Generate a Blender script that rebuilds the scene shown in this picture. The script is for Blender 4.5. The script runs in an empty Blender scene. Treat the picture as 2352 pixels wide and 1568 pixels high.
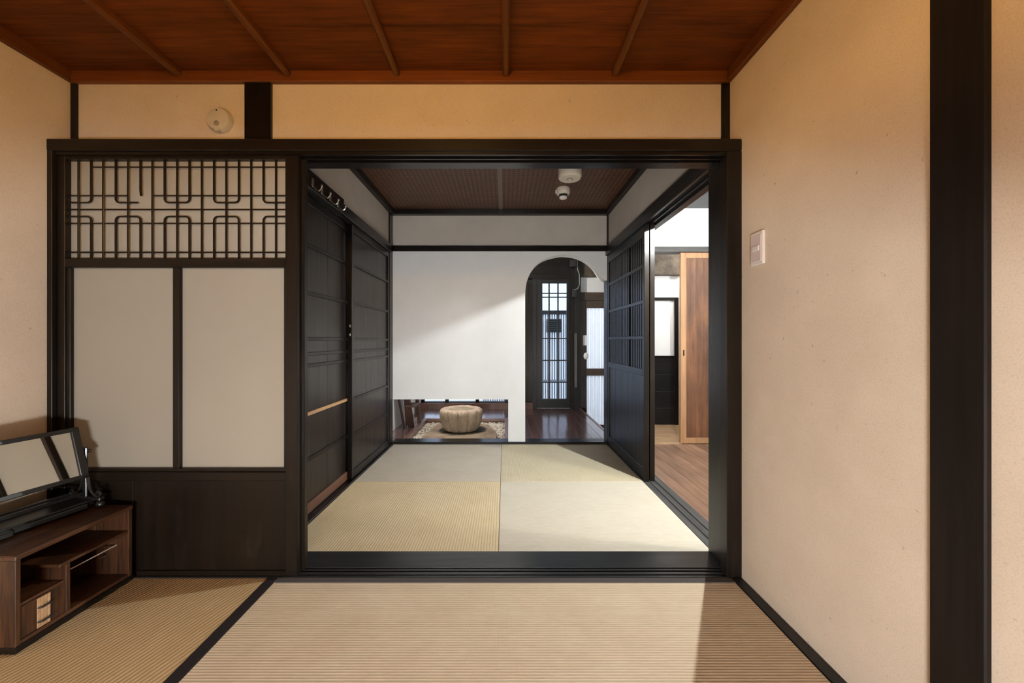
import bpy, bmesh, math, random
from mathutils import Vector, Matrix
random.seed(7)
C = bpy.context.scene.collection
SC = bpy.context.scene
PI = math.pi
F = 926.0            # focal length in pixels of the 2352 wide frame
CZ = 0.97            # camera height

# ------------------------------------------------------------------ camera, world, lights, exposure
cam_d = bpy.data.cameras.new('camera')
cam = bpy.data.objects.new('camera', cam_d)
C.objects.link(cam)
cam.location = (0, 0, CZ)
cam.rotation_euler = (PI / 2, 0, 0)
cam_d.sensor_width = 36.0
cam_d.lens = F / 2352 * 36.0
cam_d.shift_x = 17.0 / 2352
cam_d.shift_y = -1.0 / 2352
cam_d.clip_start = 0.02
SC.camera = cam

SC.view_settings.view_transform = 'Standard'
SC.view_settings.look = 'None'
SC.view_settings.gamma = 1.0
SC.view_settings.use_curve_mapping = False
SC.view_settings.exposure = 0.0

W = bpy.data.worlds.new('daylight')
SC.world = W
W.use_nodes = True
bg = W.node_tree.nodes['Background']
bg.inputs['Color'].default_value = (0.78, 0.87, 1.0, 1)
bg.inputs['Strength'].default_value = 5.2

LAMP_CORRIDOR = (1.20, 2.315, 1.818)
P_CORRIDOR, COL_CORRIDOR = 134.0, (0.96, 1.0, 1.0)
LAMP_ROOM = (-0.33, 0.28, 1.775)
P_ROOM, COL_ROOM = 11.5, (1.0, 0.56, 0.24)
P_UP, COL_UP = 33.0, (1.0, 0.54, 0.12)
LAMP_CORRIDOR2 = (2.45, 1.55, 2.135)
P_CORRIDOR2, COL_CORRIDOR2 = 115.0, (1.0, 0.96, 0.88)
LAMP_LOW = (-0.30, -1.12, 0.22)
P_LOW, COL_LOW = 292.0, (0.95, 1.0, 1.05)
LAMP_HALL = (-0.60, 4.03, 2.2)
P_HALL, COL_HALL = 150.0, (1.0, 0.94, 0.84)

try:
    SC.cycles.max_bounces = 10
    SC.cycles.diffuse_bounces = 5
    SC.cycles.glossy_bounces = 4
    SC.cycles.transparent_max_bounces = 12
    SC.cycles.caustics_reflective = False
    SC.cycles.caustics_refractive = False
    SC.cycles.sample_clamp_indirect = 6.0
except Exception:
    pass

# ------------------------------------------------------------------ materials
def new_mat(name):
    m = bpy.data.materials.new(name)
    m.use_nodes = True
    nt = m.node_tree
    b = nt.nodes['Principled BSDF']
    return m, nt, b

def N(nt, t, **kw):
    n = nt.nodes.new(t)
    for k, v in kw.items():
        setattr(n, k, v)
    return n

def coords(nt, scale=(1, 1, 1), rot=(0, 0, 0), rnd=True):
    tc = N(nt, 'ShaderNodeTexCoord')
    mp = N(nt, 'ShaderNodeMapping')
    mp.inputs['Scale'].default_value = scale
    mp.inputs['Rotation'].default_value = rot
    nt.links.new(tc.outputs['Object'], mp.inputs['Vector'])
    if not rnd:
        return mp.outputs['Vector']
    oi = N(nt, 'ShaderNodeObjectInfo')
    mu = N(nt, 'ShaderNodeMath', operation='MULTIPLY'); mu.inputs[1].default_value = 37.0
    nt.links.new(oi.outputs['Random'], mu.inputs[0])
    va = N(nt, 'ShaderNodeVectorMath', operation='ADD')
    nt.links.new(mp.outputs['Vector'], va.inputs[0])
    nt.links.new(mu.outputs[0], va.inputs[1])
    return va.outputs['Vector']

def noise(nt, vec, scale, detail=4.0, rough=0.6, dist=0.0):
    n = N(nt, 'ShaderNodeTexNoise')
    n.inputs['Scale'].default_value = scale
    n.inputs['Detail'].default_value = detail
    n.inputs['Roughness'].default_value = rough
    n.inputs['Distortion'].default_value = dist
    nt.links.new(vec, n.inputs['Vector'])
    return n.outputs['Fac']

def ramp(nt, fac, stops):
    r = N(nt, 'ShaderNodeValToRGB')
    cr = r.color_ramp
    while len(cr.elements) < len(stops):
        cr.elements.new(0.5)
    for e, (p, c) in zip(cr.elements, stops):
        e.position = p
        e.color = (c[0], c[1], c[2], 1) if len(c) == 3 else c
    nt.links.new(fac, r.inputs['Fac'])
    return r.outputs['Color']

def bump(nt, b, h, strength, dist=0.01):
    n = N(nt, 'ShaderNodeBump')
    n.inputs['Strength'].default_value = strength
    n.inputs['Distance'].default_value = dist
    nt.links.new(h, n.inputs['Height'])
    nt.links.new(n.outputs['Normal'], b.inputs['Normal'])

def mixc(nt, fac, a, b, mode='MIX'):
    m = N(nt, 'ShaderNodeMix', data_type='RGBA', blend_type=mode)
    if isinstance(fac, (int, float)):
        m.inputs[0].default_value = fac
    else:
        nt.links.new(fac, m.inputs[0])
    for i, v in ((6, a), (7, b)):
        if isinstance(v, tuple):
            m.inputs[i].default_value = (v[0], v[1], v[2], 1)
        else:
            nt.links.new(v, m.inputs[i])
    return m.outputs[2]

def wood(name, dark, light, axis='X', rough=0.45, grain=45.0, contrast=(0.3, 0.7), bstr=0.25, spec=0.5, coat=0.0, wear=None, tone=0.18):
    m, nt, b = new_mat(name)
    s = {'X': (0.05, 1, 1), 'Y': (1, 0.05, 1), 'Z': (1, 1, 0.05)}[axis]
    v = coords(nt, s)
    f = noise(nt, v, grain, 6.0, 0.62, 0.25)
    col = ramp(nt, f, [(contrast[0], dark), (contrast[1], light)])
    v2 = coords(nt, tuple(0.35 + 0.65 * q for q in s))
    f2 = noise(nt, v2, 6.0, 3.0)
    dk = ramp(nt, f2, [(0.3, (1 - tone * 1.6,) * 3), (0.7, (1 + 0.0,) * 3)])
    col = mixc(nt, 1.0, col, dk, 'MULTIPLY')
    if wear:
        v3 = coords(nt, tuple(0.2 + 0.8 * q for q in s))
        f3 = noise(nt, v3, 14.0, 5.0, 0.7)
        wf = ramp(nt, f3, [(0.56, (0, 0, 0)), (0.72, (wear[3],) * 3)])
        col = mixc(nt, wf, col, wear[:3])
    nt.links.new(col, b.inputs['Base Color'])
    rr = ramp(nt, f, [(0.2, (rough + 0.08,) * 3), (0.8, (rough - 0.08,) * 3)])
    nt.links.new(rr, b.inputs['Roughness'])
    b.inputs['Specular IOR Level'].default_value = spec
    b.inputs['Coat Weight'].default_value = coat
    b.inputs['Coat Roughness'].default_value = 0.25
    bump(nt, b, f, bstr, 0.002)
    return m

def plaster(name, c1, c2, speck=0.35, rough=0.9, fine=260.0, bstr=0.12):
    m, nt, b = new_mat(name)
    v = coords(nt, (1, 1, 1), rnd=False)
    f = noise(nt, v, 5.0, 5.0, 0.6)
    col = ramp(nt, f, [(0.3, c1), (0.7, c2)])
    f2 = noise(nt, v, fine, 3.0, 0.7)
    dk = ramp(nt, f2, [(0.25, (1 - speck * 0.5,) * 3), (0.52, (1, 1, 1))])
    col = mixc(nt, 1.0, col, dk, 'MULTIPLY')
    f3 = noise(nt, v, 46.0, 2.0, 0.5)
    sp = ramp(nt, f3, [(0.72, (1, 1, 1)), (0.80, (1 - speck,) * 3)])
    col = mixc(nt, 1.0, col, sp, 'MULTIPLY')
    nt.links.new(col, b.inputs['Base Color'])
    b.inputs['Roughness'].default_value = rough
    b.inputs['Specular IOR Level'].default_value = 0.2
    bump(nt, b, f2, bstr, 0.002)
    return m

def simple(name, col, rough=0.5, metal=0.0, spec=0.5, vary=0.08, scale=30.0):
    m, nt, b = new_mat(name)
    v = coords(nt, (1, 1, 1))
    f = noise(nt, v, scale, 3.0)
    c = ramp(nt, f, [(0.3, tuple(x * (1 - vary) for x in col)), (0.7, tuple(min(1, x * (1 + vary)) for x in col))])
    nt.links.new(c, b.inputs['Base Color'])
    b.inputs['Roughness'].default_value = rough
    b.inputs['Metallic'].default_value = metal
    b.inputs['Specular IOR Level'].default_value = spec
    return m

def emit(name, col, strength):
    m, nt, b = new_mat(name)
    b.inputs['Base Color'].default_value = (*col, 1)
    b.inputs['Emission Color'].default_value = (*col, 1)
    b.inputs['Emission Strength'].default_value = strength
    return m

def tatami(name, c1, c2, angle=0.0, period=0.012, depth=0.35, rough=0.62):
    # ribs run along the local X axis turned by angle; period is the spacing of the ribs
    m, nt, b = new_mat(name)
    v = coords(nt, (1, 1, 1), (0, 0, -angle), rnd=False)
    sx = N(nt, 'ShaderNodeSeparateXYZ'); nt.links.new(v, sx.inputs[0])
    def wave(out, per, ph=None):
        mu = N(nt, 'ShaderNodeMath', operation='MULTIPLY'); mu.inputs[1].default_value = 2 * PI / per
        nt.links.new(out, mu.inputs[0])
        o = mu.outputs[0]
        if ph is not None:
            ad = N(nt, 'ShaderNodeMath', operation='ADD'); nt.links.new(o, ad.inputs[0]); nt.links.new(ph, ad.inputs[1]); o = ad.outputs[0]
        s = N(nt, 'ShaderNodeMath', operation='SINE'); nt.links.new(o, s.inputs[0])
        mr = N(nt, 'ShaderNodeMapRange'); mr.inputs['From Min'].default_value = -1
        nt.links.new(s.outputs[0], mr.inputs['Value'])
        return mr.outputs[0]
    fr = wave(sx.outputs['Y'], period)
    fw = wave(sx.outputs['X'], period * 0.42)
    vm = N(nt, 'ShaderNodeVectorMath', operation='MULTIPLY'); vm.inputs[1].default_value = (0.06, 1, 1)
    nt.links.new(v, vm.inputs[0]); vs = vm.outputs['Vector']
    fn = noise(nt, vs, 420.0, 3.0, 0.6)
    fb = noise(nt, v, 5.0, 4.0, 0.6)
    base = ramp(nt, fb, [(0.3, c1), (0.7, c2)])
    rib = ramp(nt, fr, [(0.0, (1 - depth,) * 3), (0.45, (1, 1, 1))])
    col = mixc(nt, 1.0, base, rib, 'MULTIPLY')
    st = ramp(nt, fn, [(0.3, (0.86, 0.84, 0.80)), (0.65, (1, 1, 1))])
    col = mixc(nt, 1.0, col, st, 'MULTIPLY')
    wv = ramp(nt, fw, [(0.0, (0.965, 0.965, 0.96)), (0.5, (1, 1, 1))])
    col = mixc(nt, 1.0, col, wv, 'MULTIPLY')
    nt.links.new(col, b.inputs['Base Color'])
    b.inputs['Roughness'].default_value = rough
    b.inputs['Specular IOR Level'].default_value = 0.3
    ad = N(nt, 'ShaderNodeMath', operation='MULTIPLY_ADD'); ad.inputs[1].default_value = 0.10
    nt.links.new(fw, ad.inputs[0]); nt.links.new(fr, ad.inputs[2])
    bump(nt, b, ad.outputs[0], 0.5, 0.0012)
    return m

M = {}
M['plaster'] = plaster('beige_plaster', (0.66, 0.54, 0.412), (0.72, 0.595, 0.462))
M['white'] = plaster('white_plaster', (0.745, 0.75, 0.748), (0.785, 0.79, 0.788), speck=0.05, bstr=0.05)
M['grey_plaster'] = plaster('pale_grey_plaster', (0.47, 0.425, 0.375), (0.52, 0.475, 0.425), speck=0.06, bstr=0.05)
WEAR = (0.07, 0.045, 0.03, 0.35)
for ax in 'XYZ':
    M['dark' + ax] = wood('dark_stained_wood_' + ax.lower(), (0.0035, 0.0024, 0.0017), (0.0095, 0.0064, 0.0046), ax, 0.30, 40, spec=0.3, bstr=0.15)
    M['brown' + ax] = wood('dark_brown_wood_' + ax.lower(), (0.0055, 0.0034, 0.0021), (0.0145, 0.0092, 0.0058), ax, 0.34, 38, spec=0.25, bstr=0.15, wear=(0.05, 0.034, 0.024, 0.25))
    M['cab' + ax] = wood('cabinet_wood_' + ax.lower(), (0.024, 0.0080, 0.0028), (0.145, 0.055, 0.019), ax, 0.45, 120, (0.30, 0.72), bstr=0.5, tone=0.42)
    M['sill' + ax] = wood('black_sill_wood_' + ax.lower(), (0.010, 0.011, 0.011), (0.024, 0.025, 0.025), ax, 0.32, 40, spec=0.6)
    M['grey' + ax] = wood('weathered_grey_wood_' + ax.lower(), (0.035, 0.034, 0.034), (0.11, 0.105, 0.10), ax, 0.6, 40)
    M['slate' + ax] = wood('grey_black_wood_' + ax.lower(), (0.006, 0.0064, 0.0064), (0.015, 0.0155, 0.0155), ax, 0.34, 36, spec=0.3, bstr=0.15)
    M['post' + ax] = wood('worn_brown_wood_' + ax.lower(), (0.03, 0.02, 0.014), (0.10, 0.068, 0.045), ax, 0.6, 36)
M['matteZ'] = wood('matte_dark_brown_pillar', (0.007, 0.0048, 0.0034), (0.017, 0.0112, 0.008), 'Z', 0.62, 40, spec=0.15, bstr=0.2)
M['doorboard'] = wood('dark_brown_door_board', (0.012, 0.0085, 0.0065), (0.032, 0.0225, 0.017), 'Z', 0.33, 40, spec=0.35, bstr=0.15)
M['paleslat'] = wood('fresh_pale_wood', (0.42, 0.24, 0.11), (0.58, 0.36, 0.19), 'Y', 0.55, 40)
M['redrail'] = wood('worn_reddish_wood', (0.11, 0.05, 0.03), (0.24, 0.12, 0.075), 'Y', 0.5, 40)
M['ceil'] = wood('red_brown_ceiling_board', (0.080, 0.0165, 0.0012), (0.18, 0.041, 0.0034), 'X', 0.55, 75, (0.28, 0.74), tone=0.3, spec=0.15)
M['batten'] = wood('red_brown_batten', (0.085, 0.024, 0.004), (0.16, 0.048, 0.008), 'Y', 0.45, 40, spec=0.25)
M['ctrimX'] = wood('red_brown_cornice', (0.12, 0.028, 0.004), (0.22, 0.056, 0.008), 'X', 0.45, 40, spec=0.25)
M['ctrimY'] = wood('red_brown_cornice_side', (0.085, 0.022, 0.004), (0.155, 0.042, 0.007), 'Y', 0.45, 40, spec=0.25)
M['coppery'] = wood('orange_cedar_board', (0.115, 0.044, 0.018), (0.27, 0.118, 0.053), 'Z', 0.5, 30, tone=0.4)
M['coppery2'] = wood('pale_cedar_stile', (0.40, 0.20, 0.09), (0.54, 0.31, 0.155), 'Z', 0.5, 30)
M['floorbrown'] = wood('corridor_floor_board', (0.23, 0.125, 0.078), (0.42, 0.25, 0.17), 'Y', 0.38, 24, tone=0.3)
M['floorpale'] = wood('pale_floor_board', (0.36, 0.22, 0.12), (0.52, 0.35, 0.20), 'X', 0.4, 24)
M['hallfloor'] = wood('polished_dark_red_floor', (0.05, 0.024, 0.022), (0.115, 0.058, 0.050), 'Y', 0.14, 26, bstr=0.10, spec=0.9, coat=0.6)
M['rim'] = wood('pit_rim_wood', (0.09, 0.045, 0.035), (0.19, 0.10, 0.075), 'Y', 0.3, 30, spec=0.6)
M['stoolwood'] = wood('reddish_brown_stool_wood', (0.05, 0.022, 0.014), (0.12, 0.055, 0.035), 'Z', 0.45, 30)
M['lacquer'] = simple('black_lacquer', (0.010, 0.009, 0.008), 0.28, spec=0.6)
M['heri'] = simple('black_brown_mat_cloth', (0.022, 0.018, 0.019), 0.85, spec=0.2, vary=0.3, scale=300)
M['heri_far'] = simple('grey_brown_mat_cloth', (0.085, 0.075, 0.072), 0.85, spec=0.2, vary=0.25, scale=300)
M['blackwood'] = simple('black_edge_wood', (0.008, 0.007, 0.006), 0.5, vary=0.3)
M['cream'] = simple('cream_plastic', (0.60, 0.54, 0.44), 0.45, vary=0.02)
M['ivory'] = simple('ivory_plastic', (0.74, 0.68, 0.62), 0.4, vary=0.02)
M['rose'] = simple('pale_rose_plastic', (0.66, 0.54, 0.50), 0.4, vary=0.02)
M['greyplastic'] = simple('grey_plastic', (0.33, 0.29, 0.26), 0.5, vary=0.05)
M['blackplastic'] = simple('black_plastic', (0.012, 0.012, 0.012), 0.4)
M['strip'] = simple('brown_plastic_strip', (0.13, 0.095, 0.075), 0.3)
M['metal'] = simple('brushed_steel', (0.62, 0.60, 0.57), 0.3, 1.0)
M['brass'] = simple('worn_iron', (0.12, 0.10, 0.085), 0.45, 0.7)
M['whiteplastic'] = simple('white_plastic', (0.85, 0.85, 0.83), 0.4, vary=0.02)
M['rod'] = simple('pale_rod', (0.60, 0.50, 0.42), 0.4)
M['cable'] = simple('grey_cable', (0.25, 0.24, 0.22), 0.5)

M['mat_main'] = tatami('tatami_main', (0.73, 0.585, 0.41), (0.79, 0.655, 0.475), 0.0, 0.0105, 0.20)
M['mat_left'] = tatami('tatami_left', (0.66, 0.465, 0.245), (0.72, 0.52, 0.285), PI / 2 - math.radians(17), 0.0152, 0.36)
M['mat_fl'] = tatami('tatami_sheen_tan', (0.80, 0.64, 0.39), (0.86, 0.71, 0.46), PI / 2, 0.0135, 0.22)  # square mats: sheen of the alternating weave painted in as differing tones
M['mat_fr'] = tatami('tatami_sheen_cream', (0.72, 0.66, 0.535), (0.76, 0.70, 0.58), 0.0, 0.010, 0.07)
M['mat_bl'] = tatami('tatami_sheen_grey_green', (0.64, 0.57, 0.455), (0.70, 0.63, 0.52), 0.0, 0.010, 0.10)
M['mat_br'] = tatami('tatami_sheen_straw', (0.69, 0.60, 0.41), (0.75, 0.66, 0.47), PI / 2, 0.011, 0.12)

def frosted(name, col, trans, rough=0.35):
    m, nt, b = new_mat(name)
    out = nt.nodes['Material Output']
    v = coords(nt, (1, 1, 1))
    f = noise(nt, v, 3.0, 2.0)
    c = ramp(nt, f, [(0.2, tuple(x * 0.97 for x in col)), (0.8, col)])
    d = N(nt, 'ShaderNodeBsdfDiffuse'); t = N(nt, 'ShaderNodeBsdfTranslucent'); g = N(nt, 'ShaderNodeBsdfGlossy')
    g.inputs['Roughness'].default_value = rough
    nt.links.new(c, d.inputs['Color']); nt.links.new(c, t.inputs['Color'])
    a = N(nt, 'ShaderNodeMixShader'); a.inputs[0].default_value = trans
    nt.links.new(d.outputs[0], a.inputs[1]); nt.links.new(t.outputs[0], a.inputs[2])
    fr = N(nt, 'ShaderNodeFresnel'); fr.inputs['IOR'].default_value = 1.45
    e = N(nt, 'ShaderNodeMixShader')
    nt.links.new(fr.outputs[0], e.inputs[0]); nt.links.new(a.outputs[0], e.inputs[1]); nt.links.new(g.outputs[0], e.inputs[2])
    nt.links.new(e.outputs[0], out.inputs['Surface'])
    return m
M['frost'] = frosted('frosted_pane', (0.82, 0.74, 0.61), 0.64, 0.15)
M['paper'] = frosted('window_paper', (0.80, 0.76, 0.68), 0.12, 0.6)
M['ribglass'] = frosted('ribbed_white_pane', (0.95, 0.96, 0.98), 0.90)

def clear_glass(name, tint, milk=0.0):
    m, nt, b = new_mat(name)
    out = nt.nodes['Material Output']
    t = N(nt, 'ShaderNodeBsdfTransparent'); t.inputs['Color'].default_value = (*tint, 1)
    g = N(nt, 'ShaderNodeBsdfGlossy'); g.inputs['Roughness'].default_value = 0.03
    fr = N(nt, 'ShaderNodeFresnel'); fr.inputs['IOR'].default_value = 1.45
    e = N(nt, 'ShaderNodeMixShader')
    nt.links.new(fr.outputs[0], e.inputs[0]); nt.links.new(t.outputs[0], e.inputs[1]); nt.links.new(g.outputs[0], e.inputs[2])
    nt.links.new(e.outputs[0], out.inputs['Surface'])
    return m
M['glass'] = clear_glass('window_glass', (0.50, 0.52, 0.56))

def mirror_mat():
    m, nt, b = new_mat('mirror_silver')
    b.inputs['Base Color'].default_value = (0.80, 0.82, 0.79, 1)
    b.inputs['Metallic'].default_value = 1.0
    b.inputs['Roughness'].default_value = 0.02
    return m
M['mirror'] = mirror_mat()

def wicker():
    m, nt, b = new_mat('woven_wicker')
    v = coords(nt, (1, 1, 1), (0, 0, PI / 4), rnd=False)
    ck = N(nt, 'ShaderNodeTexChecker'); ck.inputs['Scale'].default_value = 40.0
    nt.links.new(v, ck.inputs['Vector'])
    def strands(s):
        vm = N(nt, 'ShaderNodeVectorMath', operation='MULTIPLY'); vm.inputs[1].default_value = s
        nt.links.new(v, vm.inputs[0])
        return noise(nt, vm.outputs['Vector'], 60.0, 3.0)
    a = strands((0.1, 1.4, 1)); c = strands((1.4, 0.1, 1))
    ca = ramp(nt, a, [(0.3, (0.075, 0.028, 0.012)), (0.7, (0.155, 0.062, 0.028))])
    cb = ramp(nt, c, [(0.3, (0.022, 0.008, 0.004)), (0.7, (0.06, 0.023, 0.010))])
    col = mixc(nt, ck.outputs['Fac'], ca, cb)
    nt.links.new(col, b.inputs['Base Color'])
    b.inputs['Roughness'].default_value = 0.42
    bump(nt, b, ck.outputs['Fac'], 0.5, 0.003)
    return m
M['wicker'] = wicker()

def stone(name, c1, c2, c3, sc=9.0):
    m, nt, b = new_mat(name)
    v = coords(nt, (1, 1, 1))
    f = noise(nt, v, sc, 6.0, 0.65)
    col = ramp(nt, f, [(0.28, c1), (0.5, c2), (0.72, c3)])
    f2 = noise(nt, v, 120.0, 3.0, 0.7)
    dk = ramp(nt, f2, [(0.3, (0.6, 0.58, 0.55)), (0.55, (1, 1, 1))])
    col = mixc(nt, 1.0, col, dk, 'MULTIPLY')
    nt.links.new(col, b.inputs['Base Color'])
    b.inputs['Roughness'].default_value = 0.9
    bump(nt, b, f2, 0.5, 0.004)
    return m
M['basin'] = stone('mottled_tan_stone', (0.21, 0.18, 0.115), (0.36, 0.28, 0.19), (0.48, 0.37, 0.27))
M['basintop'] = stone('pinkish_stone_rim', (0.38, 0.27, 0.21), (0.52, 0.39, 0.31), (0.62, 0.50, 0.40), 16.0)
M['pebble'] = stone('pale_pebble', (0.42, 0.37, 0.31), (0.60, 0.54, 0.47), (0.74, 0.68, 0.61), 30.0)
M['earth'] = stone('dark_earth', (0.03, 0.025, 0.02), (0.05, 0.04, 0.03), (0.07, 0.06, 0.05))
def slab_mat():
    m = stone('brown_stone_slab_stain_and_shade', (0.15, 0.10, 0.07), (0.26, 0.19, 0.13), (0.34, 0.27, 0.20), 6.0)
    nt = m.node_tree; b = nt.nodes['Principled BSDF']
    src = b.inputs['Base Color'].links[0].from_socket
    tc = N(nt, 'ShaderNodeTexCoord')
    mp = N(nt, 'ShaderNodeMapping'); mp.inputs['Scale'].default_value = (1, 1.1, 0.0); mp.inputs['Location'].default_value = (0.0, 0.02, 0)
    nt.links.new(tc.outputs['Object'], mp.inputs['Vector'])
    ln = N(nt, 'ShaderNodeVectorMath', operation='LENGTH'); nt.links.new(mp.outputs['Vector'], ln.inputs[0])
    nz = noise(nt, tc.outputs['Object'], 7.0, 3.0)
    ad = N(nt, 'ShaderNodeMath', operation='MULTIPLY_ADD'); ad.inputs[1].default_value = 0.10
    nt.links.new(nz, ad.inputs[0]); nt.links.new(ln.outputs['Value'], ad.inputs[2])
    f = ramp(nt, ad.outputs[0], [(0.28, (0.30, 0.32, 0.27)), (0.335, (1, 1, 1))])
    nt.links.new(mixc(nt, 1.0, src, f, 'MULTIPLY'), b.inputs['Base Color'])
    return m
M['slab'] = slab_mat()   # shade round the basin painted in together with a wet, mossy stain
M['concrete'] = stone('grey_concrete', (0.20, 0.20, 0.20), (0.26, 0.26, 0.26), (0.32, 0.32, 0.31))
M['roughbeam'] = stone('rough_brown_beam', (0.035, 0.028, 0.020), (0.075, 0.058, 0.042), (0.12, 0.095, 0.07), 12.0)
M['fence'] = simple('pale_grey_fence', (0.80, 0.82, 0.84), 0.7, vary=0.08)
M['mesh'] = simple('grey_green_box', (0.13, 0.145, 0.13), 0.6, vary=0.15)

# ------------------------------------------------------------------ mesh helpers
class MB:
    def __init__(self):
        self.bm = bmesh.new()
    def box(self, x0, x1, y0, y1, z0, z1, bev=0.0, rot=None, pivot=None):
        b = self.bm
        r = bmesh.ops.create_cube(b, size=1.0)
        vs = r['verts']
        for v in vs:
            v.co = Vector((x0 + (v.co.x + .5) * (x1 - x0), y0 + (v.co.y + .5) * (y1 - y0), z0 + (v.co.z + .5) * (z1 - z0)))
        if bev > 0:
            es = list({e for v in vs for e in v.link_edges})
            rr = bmesh.ops.bevel(b, geom=es, offset=bev, offset_type='OFFSET', segments=1, affect='EDGES', profile=0.5)
            vs = list({v for f in rr['faces'] for v in f.verts})
        if rot is not None:
            bmesh.ops.rotate(b, verts=vs, cent=pivot or Vector(((x0 + x1) / 2, (y0 + y1) / 2, (z0 + z1) / 2)), matrix=rot)
        return self
    def prism(self, pts, axis, a0, a1):
        # pts: 2D outline; axis 'Y': pts are (x,z); axis 'X': pts are (y,z); axis 'Z': pts are (x,y)
        def P(p, a):
            return {'Y': (p[0], a, p[1]), 'X': (a, p[0], p[1]), 'Z': (p[0], p[1], a)}[axis]
        v0 = [self.bm.verts.new(P(p, a0)) for p in pts]
        v1 = [self.bm.verts.new(P(p, a1)) for p in pts]
        n = len(pts)
        fs = [self.bm.faces.new(v0), self.bm.faces.new(v1[::-1])]
        for i in range(n):
            fs.append(self.bm.faces.new((v0[i], v1[i], v1[(i + 1) % n], v0[(i + 1) % n])))
        bmesh.ops.recalc_face_normals(self.bm, faces=fs)
        bmesh.ops.triangulate(self.bm, faces=[f for f in fs if len(f.verts) > 4])
        return self
    def lathe(self, prof, c=(0, 0, 0), seg=24, axis='Z', mod=None):
        rings = []
        for r, h in prof:
            ring = []
            for i in range(seg):
                a = 2 * PI * i / seg
                rr = r * (mod(a, r, h) if mod else 1.0)
                x, y = rr * math.cos(a), rr * math.sin(a)
                co = {'Z': (x, y, h), 'Y': (x, h, y), 'X': (h, x, y)}[axis]
                ring.append(self.bm.verts.new(Vector(co) + Vector(c)))
            rings.append(ring)
        fs = []
        for a, b in zip(rings[:-1], rings[1:]):
            for i in range(seg):
                fs.append(self.bm.faces.new((a[i], a[(i + 1) % seg], b[(i + 1) % seg], b[i])))
        fs.append(self.bm.faces.new(rings[0][::-1])); fs.append(self.bm.faces.new(rings[-1]))
        bmesh.ops.recalc_face_normals(self.bm, faces=fs)
        return self
    def tube(self, pts, r, seg=8, r_end=None):
        pts = [Vector(p) for p in pts]
        n = len(pts)
        rings = []
        up = None
        for i, p in enumerate(pts):
            d = (pts[min(i + 1, n - 1)] - pts[max(i - 1, 0)]).normalized()
            if up is None:
                up = Vector((0, 0, 1)) if abs(d.z) < 0.9 else Vector((1, 0, 0))
            s = d.cross(up).normalized(); u = s.cross(d).normalized(); up = u
            rr = r if r_end is None else r + (r_end - r) * i / (n - 1)
            rings.append([self.bm.verts.new(p + s * rr * math.cos(2 * PI * k / seg) + u * rr * math.sin(2 * PI * k / seg)) for k in range(seg)])
        fs = []
        for a, b in zip(rings[:-1], rings[1:]):
            for k in range(seg):
                fs.append(self.bm.faces.new((a[k], a[(k + 1) % seg], b[(k + 1) % seg], b[k])))
        fs.append(self.bm.faces.new(rings[0][::-1])); fs.append(self.bm.faces.new(rings[-1]))
        bmesh.ops.recalc_face_normals(self.bm, faces=fs)
        return self
    def sphere(self, c, r, seg=16, sc=(1, 1, 1)):
        rr = bmesh.ops.create_uvsphere(self.bm, u_segments=seg, v_segments=seg // 2, radius=r)
        for v in rr['verts']:
            v.co = Vector((v.co.x * sc[0], v.co.y * sc[1], v.co.z * sc[2])) + Vector(c)
        return self
    def build(self, name, mat, parent=None, smooth=False, local=False):
        o_off = Vector((0, 0, 0))
        if parent is not None and not local:
            o_off = world_of(parent)
        for v in self.bm.verts:
            v.co -= o_off
        # put the object's origin at the middle of its own shape
        if self.bm.verts:
            lo = Vector([min(v.co[i] for v in self.bm.verts) for i in range(3)])
            hi = Vector([max(v.co[i] for v in self.bm.verts) for i in range(3)])
            mid = (lo + hi) / 2
        else:
            mid = Vector((0, 0, 0))
        for v in self.bm.verts:
            v.co -= mid
        me = bpy.data.meshes.new(name)
        self.bm.to_mesh(me); self.bm.free()
        if smooth:
            me.polygons.foreach_set('use_smooth', [True] * len(me.polygons))
            try:
                me.set_sharp_from_angle(angle=math.radians(40))
            except Exception:
                pass
        me.materials.append(mat)
        o = bpy.data.objects.new(name, me)
        C.objects.link(o)
        if parent is not None:
            o.parent = parent
        o.location = mid
        return o

def world_of(o):
    p = Vector(o.location)
    while o.parent is not None:
        o = o.parent
        p += Vector(o.location)
    return p

def tag(o, label=None, cat=None, group=None, kind=None):
    if label: o['label'] = label
    if cat: o['category'] = cat
    if group: o['group'] = group
    if kind: o['kind'] = kind
    return o

def empty(name, loc, label=None, cat=None, group=None, kind=None, rz=0):
    o = bpy.data.objects.new(name, None); C.objects.link(o)
    o.empty_display_size = 0.1
    o.location = loc; o.rotation_euler = (0, 0, rz)
    return tag(o, label, cat, group, kind)

def bx(name, mat, x0, x1, y0, y1, z0, z1, bev=0.0015, parent=None, label=None, cat=None, kind=None):
    o = MB().box(x0, x1, y0, y1, z0, z1, bev).build(name, mat, parent)
    return tag(o, label, cat, None, kind)

def struct(name, mat, x0, x1, y0, y1, z0, z1, label, cat, bev=0.0015):
    return bx(name, mat, x0, x1, y0, y1, z0, z1, bev, None, label, cat, 'structure')

def clone(o, dloc, parent=None):
    c = o.copy(); C.objects.link(c); c.location = Vector(o.location) + Vector(dloc)
    if parent is not None: c.parent = parent
    return c

XL, XR = -1.87, 0.97       # side walls of the near room
YW = 1.741                 # plaster over the opening
YB = 3.80                  # far wall of the small room

# ------------------------------------------------------------------ floors
fl = struct('floor', M['earth'], -1.95, 2.8, -1.7, 3.86, -0.16, -0.06, 'plain subfloor under the tatami mats and corridor boards', 'floor', 0)

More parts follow.
